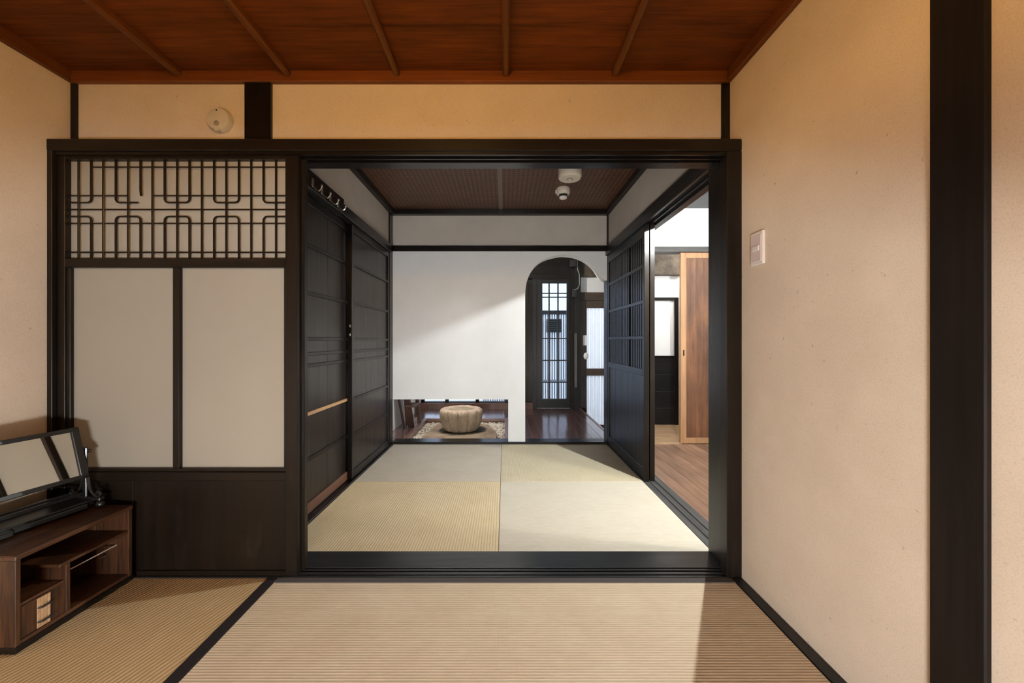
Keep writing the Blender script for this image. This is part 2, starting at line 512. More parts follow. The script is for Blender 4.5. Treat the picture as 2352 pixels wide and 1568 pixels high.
# ------------------------------------------------------------------ near room: walls
struct('wall_right', M['plaster'], XR, XR + 0.06, -1.62, YW, -0.06, 2.15, 'speckled beige plaster wall carrying the light switch', 'wall', 0)
struct('wall_left', M['plaster'], XL - 0.08, XL, -1.62, 3.9, -0.06, 2.6, 'beige plaster wall beside the low cabinet and mirror', 'wall', 0)
struct('wall_front', M['plaster'], XL, XR, YW + 0.004, YW + 0.055, 1.76, 2.15, 'beige plaster band above the wide sliding-door opening', 'wall', 0)
struct('wall_closet', M['plaster'], XL, -1.075, 1.765, 1.85, 0.0, 1.734, 'plaster wall behind the frosted sliding door', 'wall', 0)
struct('trim_1', M['darkZ'], -1.117, -1.004, YW - 0.012, YW + 0.05, 1.78, 2.10, 'short dark post between plaster fields above the lintel', 'post')
struct('trim_2', M['darkZ'], XL, -1.844, YW - 0.006, YW + 0.05, 1.78, 2.09, 'thin dark corner post above the frosted door', 'post')
struct('trim_3', M['darkZ'], 0.936, 1.045, YW - 0.006, 1.852, 0.0, 2.2, 'black corner post between the doorway casing and the corridor', 'post')
struct('trim_4', M['matteZ'], XR - 0.012, XR + 0.07, 0.803, 0.911, -0.05, 2.13, 'wide black-brown pillar set in the right plaster wall', 'pillar', 0.003)

# rear of the near room (behind the camera): wall with paper-screen window
wb = struct('wall_back', M['plaster'], XL, XR, -1.68, -1.6, 1.62, 2.15, 'beige plaster band above the paper-screen window', 'wall', 0)
MB().box(XL, XR, -1.68, -1.6, -0.06, 0.42).build('lower_wall', M['plaster'], wb)
MB().box(XL, -1.62, -1.68, -1.6, 0.42, 1.62).build('side_wall', M['plaster'], wb)
MB().box(0.72, XR, -1.68, -1.6, 0.42, 1.62).build('side_wall', M['plaster'], wb)
w = empty('window_1', (-0.45, -1.64, 0.42), 'wide wooden-framed window in the wall opposite the opening', 'window', kind='structure')
bx('window_frame', M['darkX'], -1.62, 0.72, -1.67, -1.6, 0.42, 0.45, parent=w)
bx('window_frame', M['darkX'], -1.62, 0.72, -1.67, -1.6, 1.59, 1.62, parent=w)
for xx in (-1.62, -0.86, -0.06, 0.69):
    bx('window_frame', M['darkZ'], xx, xx + 0.03, -1.67, -1.6, 0.45, 1.59, parent=w)

for xa, xb in ((-1.59, -0.86), (-0.83, -0.06), (-0.03, 0.69)):
    bx('paper_pane', M['paper'], xa, xb, -1.640, -1.636, 0.45, 1.59, 0, w)

# ------------------------------------------------------------------ near room: casing, lintel, sill
cas = empty('trim_5', (-0.45, 1.645, 0.0), 'dark wooden casing framing the whole sliding-door opening', 'door casing', kind='structure')
bx('head_casing', M['brownX'], XL - 0.002, XR - 0.0005, 1.645, 1.745, 1.748, 1.796, 0.003, cas)
bx('side_casing', M['brownZ'], 0.908, XR - 0.0005, 1.645, 1.70, 0.004, 1.748, 0.003, cas)
bx('side_casing', M['darkZ'], 0.924, 0.969, 1.70, 1.741, 0.004, 1.748, 0.002, cas)
bx('side_casing', M['brownZ'], XL + 0.0005, -1.848, 1.645, 1.70, 0.004, 1.748, 0.002, cas)
# grooved lintel under the head casing
kam = [(1.655, 1.735), (1.668, 1.735), (1.668, 1.748), (1.694, 1.748), (1.694, 1.735), (1.704, 1.735), (1.704, 1.748), (1.730, 1.748), (1.730, 1.735),
       (1.790, 1.735), (1.792, 1.772), (1.852, 1.772), (1.852, 1.80), (1.745, 1.80), (1.745, 1.756), (1.655, 1.756)]
o = MB().prism(kam, 'X', -1.848, 0.936).build('trim_6', M['darkX'])
tag(o, 'grooved dark lintel track above the sliding doors', 'lintel', kind='structure')
# grooved sill
sil = [(1.652, -0.05), (1.652, 0.003), (1.664, 0.003), (1.665, -0.004), (1.672, -0.004), (1.673, 0.004), (1.688, 0.004), (1.689, -0.004), (1.698, -0.004), (1.699, 0.005),
       (1.708, 0.005), (1.709, -0.003), (1.716, -0.003), (1.717, 0.006), (1.850, 0.006), (1.852, 0.003), (1.852, -0.05)]
o = MB().prism(sil, 'X', XL + 0.001, 0.936).build('trim_7', M['sillX'])
tag(o, 'black polished threshold with sliding-door grooves', 'threshold', kind='structure')

# ------------------------------------------------------------------ near room: ceiling
CEIL = 2.127
ce = tag(MB().box(XL, XR, -1.6, YW, CEIL + 0.018, CEIL + 0.05).build('ceiling', M['darkX']), 'red-brown boarded ceiling with slim battens', 'ceiling', None, 'structure')
edges = [YW + 0.003, 1.454] + [1.454 - 0.29 * i for i in range(1, 11)]
for i in range(len(edges) - 1):
    y1, y0 = edges[i], max(edges[i + 1], -1.6)
    if y1 <= y0: break
    # each board laps under the one before it: its far edge hangs a few millimetres lower
    m = MB(); t = 0.009
    m.prism([(y0, CEIL + 0.005), (y1 + (0.012 if i else 0.0), CEIL - 0.004), (y1 + (0.012 if i else 0.0), CEIL - 0.004 + t), (y0, CEIL + 0.005 + t)], 'X', XL, XR)
    m.build('ceiling_board', M['ceil'], ce)
for k in range(5):
    xc = -1.391 + 0.4653 * k
    m = MB()
    hw = 0.0135
    m.prism([(xc - hw, CEIL + 0.003), (xc - hw, CEIL - 0.022), (xc - hw + 0.007, CEIL - 0.030), (xc + hw - 0.007, CEIL - 0.030), (xc + hw, CEIL - 0.022), (xc + hw, CEIL + 0.003)], 'Y', -1.6, 1.722)
    m.build('batten', M['batten'], ce)
cor = empty('trim_8', (-0.45, 1.72, 2.08), 'red-brown cornice running round under the boarded ceiling', 'cornice', kind='structure')
bx('cornice', M['ctrimX'], XL, XR, 1.72, YW + 0.004, 2.079, CEIL + 0.004, 0.002, cor)
bx('cornice', M['ctrimY'], XL, XL + 0.022, -1.6, 1.72, 2.079, CEIL + 0.004, 0.002, cor)
bx('cornice', M['ctrimY'], XR - 0.022, XR, -1.6, 1.72, 2.079, CEIL + 0.004, 0.002, cor)

# ------------------------------------------------------------------ tatami mats
def mat_thing(x0, x1, y0, y1, mat, label, heri=(), group=None):
    e = empty('tatami_mat', ((x0 + x1) / 2, (y0 + y1) / 2, -0.05), label, 'tatami mat', group)
    bx('rush_cover', mat, x0, x1, y0, y1, -0.05, 0.0, 0.002, e)
    for hx0, hx1, hy0, hy1, hm in heri:
        bx('border_cloth', hm, hx0, hx1, hy0, hy1, -0.03, 0.0022, 0.001, e)
    return e
MX = -0.928
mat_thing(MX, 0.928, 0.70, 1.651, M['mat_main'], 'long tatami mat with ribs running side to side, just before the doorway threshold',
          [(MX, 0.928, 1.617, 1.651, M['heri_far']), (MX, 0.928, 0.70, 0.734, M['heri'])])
mat_thing(XL + 0.03, MX - 0.001, -0.26, 1.651, M['mat_left'], 'tan tatami mat with slanting ribs under the low cabinet',
          [(MX - 0.042, MX - 0.001, -0.26, 1.651, M['heri']), (XL + 0.03, XL + 0.066, -0.26, 1.651, M['heri'])])
mat_thing(MX, 0.928, -0.26, 0.699, M['mat_main'], 'tatami mat on the near side of the doorway mat',
          [(MX, 0.928, 0.665, 0.699, M['heri']), (MX, 0.928, -0.26, -0.226, M['heri'])])
mat_thing(XL + 0.03, 0.0, -1.6, -0.261, M['mat_main'], 'tatami mat under the window, cabinet side', [])
mat_thing(0.001, 0.928, -1.6, -0.261, M['mat_left'], 'tatami mat under the window, switch wall side', [])
struct('baseboard_right', M['blackwood'], 0.930, XR, -1.6, 1.652, -0.05, 0.0035, 'narrow black floor strip along the right wall', 'floor strip', 0.001)
struct('baseboard_left', M['blackwood'], XL, XL + 0.029, -1.6, 1.652, -0.05, 0.003, 'narrow black floor strip along the cabinet wall', 'floor strip', 0.001)
JX = -0.0285
mat_thing(-1.04, JX - 0.001, 1.8525, 2.788, M['mat_fl'], 'square borderless tatami with painted tan sheen beyond the threshold, beside the dark board doors')
mat_thing(JX + 0.001, 0.957, 1.8525, 2.788, M['mat_fr'], 'square borderless tatami with painted cream sheen beyond the threshold, beside the corridor track')
mat_thing(-1.04, JX - 0.001, 2.790, 3.79, M['mat_bl'], 'square borderless tatami with painted grey-green sheen before the low garden opening')
mat_thing(JX + 0.001, 0.957, 2.790, 3.79, M['mat_br'], 'square borderless tatami with painted straw sheen before the arched doorway')

# ------------------------------------------------------------------ frosted sliding door with lattice
K = 1.665 / F
def dx(px): return (px - 1159) * K
def dz(py): return CZ + (783 - py) * K
def lattice_door(y0, x_off, label, name, full=True):
    e = empty(name, (-1.36 + x_off, y0 + 0.015, 0.0), label, 'sliding door', kind='structure')
    y1 = y0 + 0.029
    def b(n, mat, x0, x1, z0, z1, ya=y0, yb=y1, bev=0.002):
        return bx(n, mat, x0 + x_off, x1 + x_off, ya, yb, z0, z1, bev, e)
    xl, xr = -1.847, dx(683)
    b('stile', M['brownZ'], xl, dx(149), 0.0, 1.747)
    b('stile', M['brownZ'], dx(655), xr, 0.0, 1.747)
    b('rail', M['brownX'], dx(149), dx(655), dz(365), 1.747)
    b('rail', M['brownX'], dx(149), dx(655), dz(614), dz(593))
    b('rail', M['brownX'], dx(149), dx(655), dz(1104), dz(1084))
    b('rail', M['brownX'], dx(149), dx(655), 0.0, dz(1311))
    b('glazing_bar', M['brownX'], dx(149), dx(655), dz(1084), dz(1076), y0 + 0.006, y1 - 0.004)
    b('glazing_bar', M['brownZ'], dx(149), dx(158), dz(1076), dz(614), y0 + 0.006, y1 - 0.004)
    b('glazing_bar', M['brownZ'], dx(650), dx(655), dz(1076), dz(614), y0 + 0.006, y1 - 0.004)
    b('glazing_bar', M['brownZ'], dx(395.5), dx(410.5), dz(1076), dz(614), y0 + 0.002, y1 - 0.002)
    b('frosted_pane', M['frost'], dx(156), dx(397), dz(1078), dz(613), y0 + 0.021, y0 + 0.025, 0)
    b('frosted_pane', M['frost'], dx(409), dx(652), dz(1078), dz(613), y0 + 0.021, y0 + 0.025, 0)
    b('frosted_pane', M['frost'], dx(148), dx(656), dz(595), dz(364), y0 + 0.0255, y0 + 0.0285, 0)
    for xa, xb in ((149, 300), (300, 478), (478, 655)):
        b('panel_board', M['brownZ'], dx(xa) + 0.0002, dx(xb) - 0.0002, dz(1312), dz(1103), y0 + 0.010, y0 + 0.020, 0.001)
    if not full:
        return e
    def cx(c): return dx(100 + c / 3.734) + x_off
    def cz(c): return dz(300 + c / 3.734)
    ya, yb = y0 + 0.010, y0 + 0.0150
    top, bot = 240, 1097
    L, R = 172, 2082
    vb = [275, 385, 488, 598, 703, 811, 913, 1020, 1127, 1234, 1340, 1446, 1551, 1660, 1766, 1873, 1980]
    hw = 0.0038
    for i, c in enumerate(vb):
        if i % 2 == 0:
            bx('lattice_bar', M['darkZ'], cx(c) - hw, cx(c) + hw, ya, yb, cz(bot), cz(top), 0.001, e)
    def hbar(c0, c1, y):
        bx('lattice_bar', M['darkX'], cx(c0), cx(c1), ya + 0.0008, yb - 0.0008, cz(y) - 0.0027, cz(y) + 0.0027, 0.0008, e)
    hbar(385, R, 303); hbar(L, 703, 550); hbar(913, R, 550); hbar(L, R, 670); hbar(L, R, 790); hbar(L, R, 1040)
    ym = (ya + yb) / 2
    def bent(pts):
        # flat bar bent in the plane of the door
        P = [Vector((cx(p[0]), ym, cz(p[1]))) for p in pts]
        m = MB(); n = len(P); L0, L1 = [], []
        rings = []
        for i, p in enumerate(P):
            d = (P[min(i + 1, n - 1)] - P[max(i - 1, 0)]).normalized()
            s = Vector((-d.z, 0, d.x))
            t = 0.0028 if abs(d.x) > 0.9 else (0.0038 if abs(d.z) > 0.9 else 0.0033)
            rings.append([m.bm.verts.new(p + s * a * t + Vector((0, q * 0.0023, 0))) for a, q in ((1, 1), (1, -1), (-1, -1), (-1, 1))])
        for a, c_ in zip(rings[:-1], rings[1:]):
            for k in range(4):
                m.bm.faces.new((a[k], a[(k + 1) % 4], c_[(k + 1) % 4], c_[k]))
        m.bm.faces.new(rings[0][::-1]); m.bm.faces.new(rings[-1])
        bmesh.ops.recalc_face_normals(m.bm, faces=m.bm.faces[:])
        return m.build('lattice_bar', M['darkX'], e)
    def corner(x, y, sx, sy, r=34, n=6):
        # arc joining a vertical at x (coming from sy side) with a horizontal at y (leaving to sx side)
        out = []
        for k in range(n + 1):
            a = PI / 2 * k / n
            out.append((x + sx * r * (1 - math.cos(a)), y + sy * r * (1 - math.sin(a))))
        return out
    # sy = -1: the vertical comes from above; sy = +1: from below
    for yy, sy, ve in ((610, -1, top), (730, 1, bot)):
        bent([(385, ve)] + corner(385, yy, -1, sy) + [(L, yy)])
        bent([(1873, ve)] + corner(1873, yy, 1, sy) + [(R, yy)])
        for a, c_ in ((598, 811), (1020, 1234), (1446, 1660)):
            if sy == -1 and a == 598:
                bent([(a, ve)] + corner(a, yy, 1, sy) + [(788, yy)])     # broken corner
                bent([(811, ve), (811, 500), (816, 551)])
            else:
                bent([(a, ve)] + corner(a, yy, 1, sy) + corner(c_, yy, -1, sy)[::-1] + [(c_, ve)])
    return e
lattice_door(1.664, 0.0, 'dark sliding door with lattice of bent bars over two frosted panes', 'door_1')
struct('trim_28', M['brownZ'], -0.875, -0.843, 1.699, 1.729, 0.005, 1.747, 'dark upright strip behind the edge of the lattice door', 'door stop', 0.003)

# ------------------------------------------------------------------ small room: shell
struct('ceiling_middle', M['wicker'], -1.95, 1.06, 1.79, 3.93, 2.20, 2.25, 'dark brown woven wicker ceiling of the small room', 'ceiling', 0)
o = bx('joint_strip', M['strip'], -0.052, -0.018, 1.9, 3.78, 2.196, 2.2005, 0.001)
o.parent = bpy.data.objects['ceiling_middle']; o.location = Vector(o.location) - Vector(bpy.data.objects['ceiling_middle'].location)
ct = empty('trim_9', (0, 2.8, 2.155), 'black ceiling edge beams of the small room', 'ceiling trim', kind='structure')
bx('edge_beam', M['darkX'], -1.065, 0.975, 3.755, 3.82, 2.156, 2.2, 0.002, ct)
bx('edge_beam', M['darkY'], -1.08, -1.03, 1.82, 3.755, 2.150, 2.2, 0.002, ct)
bx('edge_beam', M['darkY'], 0.94, 0.99, 1.82, 3.755, 2.150, 2.2, 0.002, ct)
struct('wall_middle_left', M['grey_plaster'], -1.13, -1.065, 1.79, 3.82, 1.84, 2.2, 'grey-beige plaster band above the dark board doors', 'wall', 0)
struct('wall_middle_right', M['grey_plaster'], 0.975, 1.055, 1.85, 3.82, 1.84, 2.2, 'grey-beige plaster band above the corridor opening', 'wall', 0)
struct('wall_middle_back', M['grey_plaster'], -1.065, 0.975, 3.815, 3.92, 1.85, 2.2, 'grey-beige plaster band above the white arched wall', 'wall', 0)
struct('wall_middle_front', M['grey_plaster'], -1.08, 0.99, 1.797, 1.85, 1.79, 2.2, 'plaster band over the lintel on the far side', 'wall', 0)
struct('trim_10', M['darkX'], -1.065, 0.972, 3.785, 3.925, 1.815, 1.866, 'black horizontal rail between white wall and plaster band', 'rail', 0.002)
struct('trim_11', M['darkZ'], -1.10, -1.054, 3.70, 3.80, 0.0, 2.16, 'black corner post where board doors meet the white wall', 'post', 0.002)
struct('trim_12', M['darkZ'], 0.965, 1.075, 3.782, 3.92, 0.0, 2.16, 'black corner post beside the arched doorway', 'post', 0.002)
struct('trim_13', M['darkX'], -1.065, 0.975, 3.790, 3.93, -0.05, 0.022, 'black floor sill below the white arched wall', 'sill', 0.002)

# white wall with low opening and arched doorway
D1, D2 = YB, YB + 0.12
def pf(px, py, D): return ((px - 1159) * D / F, CZ + (783 - py) * D / F)
pts = [(-1.066, 0.42), (-1.066, 1.82), (0.970, 1.82)]
right = [(1390.6, 645), (1387, 647.7), (1381.4, 647), (1375.7, 643.1), (1370, 635), (1360.7, 621.3), (1348, 608.7), (1331, 598.4), (1314.8, 593), (1297.6, 591), (1279.2, 592)]
left = [(1258.5, 591.5), (1238, 602.0), (1221.8, 619.6), (1211.5, 642), (1206.9, 666), (1206.3, 700)]
def smooth(P, n=5):
    out = []
    for i in range(len(P) - 1):
        p0, p1, p2, p3 = P[max(i - 1, 0)], P[i], P[i + 1], P[min(i + 2, len(P) - 1)]
        for k in range(n):
            t = k / n
            out.append(tuple(0.5 * (2 * p1[j] + (p2[j] - p0[j]) * t + (2 * p0[j] - 5 * p1[j] + 4 * p2[j] - p3[j]) * t * t + (3 * p1[j] - p0[j] - 3 * p2[j] + p3[j]) * t ** 3) for j in (0, 1)))
    out.append(P[-1])
    return out
arch = [(0.970, pf(1390, 644, D2)[1])] + [pf(a, b, D2) for a, b in right[1:-1]] + [(pf(1283, 591.5, D2)[0], pf(1283, 591.5, D2)[1] + 0.002)]
arch += [pf(a, b, D1) for a, b in left]
pts += smooth(arch)
xa = (1206.3 - 1159) * D1 / F; xb = (1167.5 - 1159) * D1 / F
pts += [(xa, 0.02), (xb, 0.02), (xb, 0.42)]
o = MB().prism(pts, 'Y', D1, D2).build('wall_middle', M['white'])
tag(o, 'white plaster wall with low opening and scalloped arched doorway', 'wall', None, 'structure')

# ------------------------------------------------------------------ small room: left board doors
bx_l = struct('trim_14', M['darkY'], -1.16, -1.035, 1.85, 3.72, 1.785, 1.855, 'dark lintel rail above the board doors, behind the hooks', 'lintel', 0.003)
tr = empty('trim_15', (-1.1, 2.8, 0.0), 'black double floor track under the dark board doors', 'door track', kind='structure')
bx('track_board', M['darkY'], -1.16, -1.041, 1.853, 3.79, -0.05, 0.004, 0.001, tr)
bx('track_rib', M['greyY'], -1.046, -1.041, 1.853, 3.79, 0.004, 0.008, 0.0005, tr)
bx('track_rib', M['darkY'], -1.094, -1.091, 1.853, 3.79, 0.004, 0.010, 0.0005, tr)
bx('track_rib', M['redrail'], -1.0935, -1.0915, 1.853, 2.85, 0.010, 0.012, 0.0003, tr)
BZ = [1.51, 1.24, 0.982, 0.897, 0.832, 0.562, 0.305]
def board_door(name, xf, y0, y1, label, pale=None, redfoot=False):
    e = empty(name, (xf - 0.015, (y0 + y1) / 2, 0.008), label, 'sliding door', kind='structure')
    x0, x1 = xf - 0.030, xf
    bx('stile', M['darkZ'], x0, x1, y0, y0 + 0.038, 0.008, 1.784, 0.002, e)
    bx('stile', M['darkZ'], x0, x1, y1 - 0.038, y1, 0.008, 1.784, 0.002, e)
    bx('rail', M['brownY'], x0, x1, y0 + 0.038, y1 - 0.038, 1.735, 1.784, 0.002, e)
    ro = bx('rail', M['redrail'] if redfoot else M['brownY'], x0, x1, y0 + 0.038, y1 - 0.038, 0.008, 0.062, 0.002, e)
    if redfoot: ro['label'] = 'worn reddish bottom rail'
    n = 3
    w_ = (y1 - y0 - 0.076) / n
    for i in range(n):
        ya = y0 + 0.038 + i * w_
        bx('panel_board', M['doorboard'], x0 + 0.008, x0 + 0.018, ya + 0.0006, ya + w_ - 0.0006, 0.06, 1.737, 0.001, e)
    for k, z in enumerate(BZ):
        p = (pale == k)
        ob = bx('batten', M['paleslat'] if p else M['brownY'], x0 + 0.018, x1 - 0.001, y0 + 0.036, y1 - 0.036, z - 0.010, z + 0.010, 0.002, e)
        if p: ob['label'] = 'pale replacement batten of new wood'
    return e
d3 = board_door('door_3', -1.093, 1.862, 2.862, 'dark board sliding door with one pale new batten', 5, True)
d4 = board_door('door_4', -1.058, 2.795, 3.70, 'dark board sliding door next to the white wall')
for z in (1.075, 1.015):
    o = MB().sphere((-1.073, 2.7945, z), 0.007, 10, (1, 0.4, 1.8)).build('lock_stud', M['metal'], d4, True)

# coat hook rack on the lintel
hk = empty('hook_rack', (-1.03, 2.26, 1.83), 'black rack with four metal hooks on the lintel above board doors', 'hook rack')
bx('back_board', M['darkY'], -1.035, -1.018, 1.96, 2.56, 1.772, 1.868, 0.002, hk)
hook0 = None
for i in range(4):
    yy = 2.135 + 0.108 * i
    if hook0 is None:
        m = MB()
        m.tube([(-1.018, yy, 1.800), (-1.008, yy, 1.781), (-0.996, yy, 1.769), (-0.983, yy, 1.767), (-0.973, yy, 1.775), (-0.969, yy, 1.792)], 0.0048, 8)
        m.sphere((-0.969, yy, 1.793), 0.0068, 10)
        m.box(-1.018, -1.014, yy - 0.011, yy + 0.011, 1.785, 1.832, 0.001)
        hook0 = m.build('hook', M['metal'], hk, True)
    else:
        clone(hook0, (0, 0.108 * i, 0))

# ------------------------------------------------------------------ small room: right lattice doors, track and lintel
kr = [(0.950, 1.772), (0.965, 1.772), (0.965, 1.787), (1.002, 1.787), (1.002, 1.772), (1.008, 1.772), (1.008, 1.787), (1.045, 1.787), (1.045, 1.772), (1.09, 1.772), (1.09, 1.855), (0.950, 1.855)]
o = MB().prism(kr, 'Y', 1.85, 3.80).build('trim_16', M['slateY'])
tag(o, 'grooved dark lintel over the corridor opening', 'lintel', None, 'structure')
sr = [(0.958, -0.05), (0.958, 0.002), (0.964, 0.002), (0.965, -0.004), (1.002, -0.004), (1.003, 0.002), (1.007, 0.002), (1.008, -0.004), (1.045, -0.004), (1.046, 0.002), (1.092, 0.002), (1.092, -0.05)]
o = MB().prism(sr, 'Y', 1.853, 3.80).build('trim_17', M['greyY'])
tag(o, 'worn grey grooved floor track beside the cream-sheened tatami', 'door track', None, 'structure')
def slat_door(name, x0, x1, y0, y1, label, gap):
    e = empty(name, ((x0 + x1) / 2, (y0 + y1) / 2, 0.0), label, 'sliding door', kind='structure')
    Z1 = 1.785
    bx('stile', M['brownZ'], x0, x1, y0, y0 + 0.034, -0.003, Z1, 0.002, e)
    bx('stile', M['darkZ'], x0, x1, y1 - 0.04, y1, -0.003, Z1, 0.002, e)
    for z0, z1 in ((1.70, Z1), (0.725, 0.775), (-0.003, 0.085)):
        bx('rail', M['slateY'], x0, x1, y0 + 0.034, y1 - 0.04, z0, z1, 0.002, e)
    for z in (1.495, 1.245, 0.995):
        bx('rail', M['slateY'], x0 + 0.002, x1 - 0.010, y0 + 0.034, y1 - 0.04, z - 0.012, z + 0.012, 0.002, e)
    ya, yb = y0 + 0.034, y1 - 0.04
    ym = gap
    for a, b_ in ((ya, ym - 0.012), (ym + 0.012, yb)):
        bx('panel_board', M['darkZ'], x1 - 0.013, x1 - 0.006, a, b_, 0.775, 1.70, 0.0005, e)
    n = 5; w_ = (yb - ya) / n
    for i in range(n):
        bx('panel_board', M['slateZ'], x0 + 0.010, x1 - 0.008, ya + i * w_ + 0.0008, ya + (i + 1) * w_ - 0.0008, 0.085, 0.725, 0.001, e)
    s0 = None
    ns = 22; p = (yb - ya) / ns
    for i in range(ns):
        yy = ya + (i + 0.5) * p
        if abs(yy - ym) < 0.020: continue
        if s0 is None:
            s0 = bx('slat', M['slateZ'], x0 + 0.007, x1 - 0.014, yy - p * 0.32, yy + p * 0.32, 0.775, 1.70, 0.0008, e); sy = yy
        else:
            clone(s0, (0, yy - sy, 0))
    return e
slat_door('door_5', 0.967, 1.001, 2.790, 3.782, 'black slatted sliding door pushed back to the arched wall', 3.14)
slat_door('door_6', 1.009, 1.043, 2.798, 3.790, 'slatted sliding door on the corridor side of the nearer slatted door', 3.272)

# ceiling fixtures of the small room
def detector(loc, r, h, label, lip):
    e = empty('smoke_detector', loc, label, 'smoke detector')
    x, y, z = loc
    MB().lathe([(r * 0.97, 0.0), (r, -h * 0.06), (r, -h * 0.78), (r * 0.95, -h * 0.92), (r * 0.86, -h)], loc, 32).build('housing', M['cream'], e, True)
    m = MB().lathe([(r * 0.30, -h * 0.985), (r * 0.31, -h * 1.01), (r * 0.22, -h * 1.03)], loc, 20)
    m.build('sensor_grille', M['greyplastic'], e, True)
    MB().lathe([(r * 0.12, -h), (r * 0.12, -h * 1.06 - lip), (r * 0.05, -h * 1.10 - lip)], loc, 14).build('sensor_cap', M['ivory'], e, True)
    return e
detector((0.463, 2.86, 2.20), 0.083, 0.082, 'large cream round alarm on the wicker ceiling, the nearer one', 0.0)
e = empty('smoke_detector', (0.472, 3.25, 2.20), 'small stepped cream alarm on the wicker ceiling, behind the large one', 'smoke detector')
MB().lathe([(0.054, 0.0), (0.056, -0.004), (0.055, -0.042), (0.048, -0.052)], (0.472, 3.25, 2.20), 28).build('housing', M['cream'], e, True)
MB().lathe([(0.034, -0.050), (0.036, -0.064), (0.030, -0.068)], (0.472, 3.25, 2.20), 20).build('vent_ring', M['blackplastic'], e, True)
MB().lathe([(0.030, -0.067), (0.030, -0.080), (0.020, -0.087)], (0.472, 3.25, 2.20), 20).build('sensor_cap', M['ivory'], e, True)
bx('side_tab', M['ivory'], 0.410, 0.420, 3.243, 3.257, 2.158, 2.186, 0.001, e)

# ------------------------------------------------------------------ wall fittings of the near room
e = empty('smoke_alarm', (-1.224, YW + 0.004, 1.918), 'round cream alarm on the plaster above the frosted door', 'smoke alarm')
MB().lathe([(0.052, 0.0), (0.0525, -0.006), (0.0505, -0.020), (0.046, -0.027), (0.036, -0.030)], (-1.224, YW + 0.004, 1.918), 40, 'Y').build('housing', M['cream'], e, True)
MB().lathe([(0.0115, -0.029), (0.0115, -0.031), (0.009, -0.0325)], (-1.226, YW + 0.004, 1.897), 20, 'Y').build('sensor_button', M['greyplastic'], e, True)
MB().lathe([(0.004, -0.026), (0.004, -0.030)], (-1.226, YW + 0.004, 1.952), 10, 'Y').build('indicator', M['brass'], e, True)
bx('pull_tab', M['cream'], -1.236, -1.216, YW - 0.026, YW - 0.012, 1.866, 1.880, 0.002, e)
MB().sphere((-1.277, YW - 0.006, 1.926), 0.005, 10).build('side_screw', M['brass'], e, True)

e = empty('light_switch', (XR, 1.537, 1.325), 'pale rectangular light switch on the right plaster wall', 'light switch')
bx('cover_plate', M['ivory'], XR - 0.010, XR, 1.500, 1.574, 1.260, 1.385, 0.002, e)
bx('switch_frame', M['rose'], XR - 0.012, XR - 0.009, 1.508, 1.566, 1.272, 1.373, 0.001, e)
bx('rocker', M['ivory'], XR - 0.015, XR - 0.011, 1.517, 1.557, 1.312, 1.333, 0.0015, e)

# ------------------------------------------------------------------ low cabinet
XC0, XC1 = XL + 0.005, -1.512
YC0, YC1 = 1.246, 1.636
HC = 0.305
e = empty('cabinet', ((XC0 + XC1) / 2, (YC0 + YC1) / 2, 0.0), 'low open brown wooden cabinet carrying the mirror stand', 'cabinet')
bx('top_board', M['cabY'], XC0 - 0.001, XC1 + 0.003, YC0 - 0.003, YC1 + 0.003, HC - 0.016, HC, 0.003, e)
bx('side_panel', M['cabZ'], XC0, XC1, YC0, YC0 + 0.014, 0.022, HC - 0.016, 0.001, e)
bx('side_panel', M['cabZ'], XC0, XC1, YC1 - 0.014, YC1, 0.022, HC - 0.016, 0.001, e)
bx('back_panel', M['cabY'], XC0, XC0 + 0.010, YC0 + 0.014, YC1 - 0.014, 0.022, HC - 0.016, 0, e)
bx('bottom_board', M['cabY'], XC0 + 0.010, XC1 - 0.002, YC0 + 0.014, YC1 - 0.014, 0.022, 0.034, 0.001, e)
bx('plinth', M['darkY'], XC0, XC1 + 0.004, YC0 - 0.003, YC1 + 0.004, 0.0025, 0.022, 0.002, e)
YD = 1.392
bx('divider', M['cabZ'], XC0 + 0.010, XC1 - 0.002, YD, YD + 0.014, 0.034, 0.198, 0.001, e)
bx('shelf', M['cabY'], XC0 + 0.010, XC1 - 0.002, YD - 0.020, YC1 - 0.014, 0.198, 0.209, 0.002, e)
bx('small_shelf', M['cabY'], XC0 + 0.010, XC1 - 0.006, YC0 + 0.014, YD, 0.138, 0.147, 0.001, e)
dr = bx('drawer', M['cabZ'], XC0 + 0.05, XC1 - 0.004, YC0 + 0.016, YC0 + 0.104, 0.036, 0.136, 0.0015, e)
for i in range(4):
    MB().box(XC1 - 0.005, XC1 - 0.0015, 1.307 + i * 0.0095, 1.3155 + i * 0.0095, 0.038, 0.134, 0.0005).build('bamboo_strip', M['paleslat'], dr)
for z in (0.104, 0.058):
    m = MB().tube([(XC1 - 0.003, 1.309, z), (XC1 + 0.006, 1.312, z), (XC1 + 0.006, 1.341, z + 0.0), (XC1 - 0.003, 1.344, z)], 0.0032, 8)
    m.build('drawer_pull', M['blackplastic'], dr, True)
bx('filler_panel', M['cabZ'], XC1 - 0.018, XC1 - 0.006, YC0 + 0.106, YD, 0.034, 0.138, 0.001, e)
m = MB().tube([(XC1 - 0.050, YD + 0.012, 0.150), (XC1 - 0.050, YC1 - 0.012, 0.150)], 0.0022, 8)
m.build('rod', M['rod'], e, True)
m = MB().tube([(XC1 - 0.085, YC1 - 0.045, 0.112), (XC1 - 0.085, YC1 - 0.013, 0.112)], 0.003, 8)
m.build('peg', M['brass'], e, True)

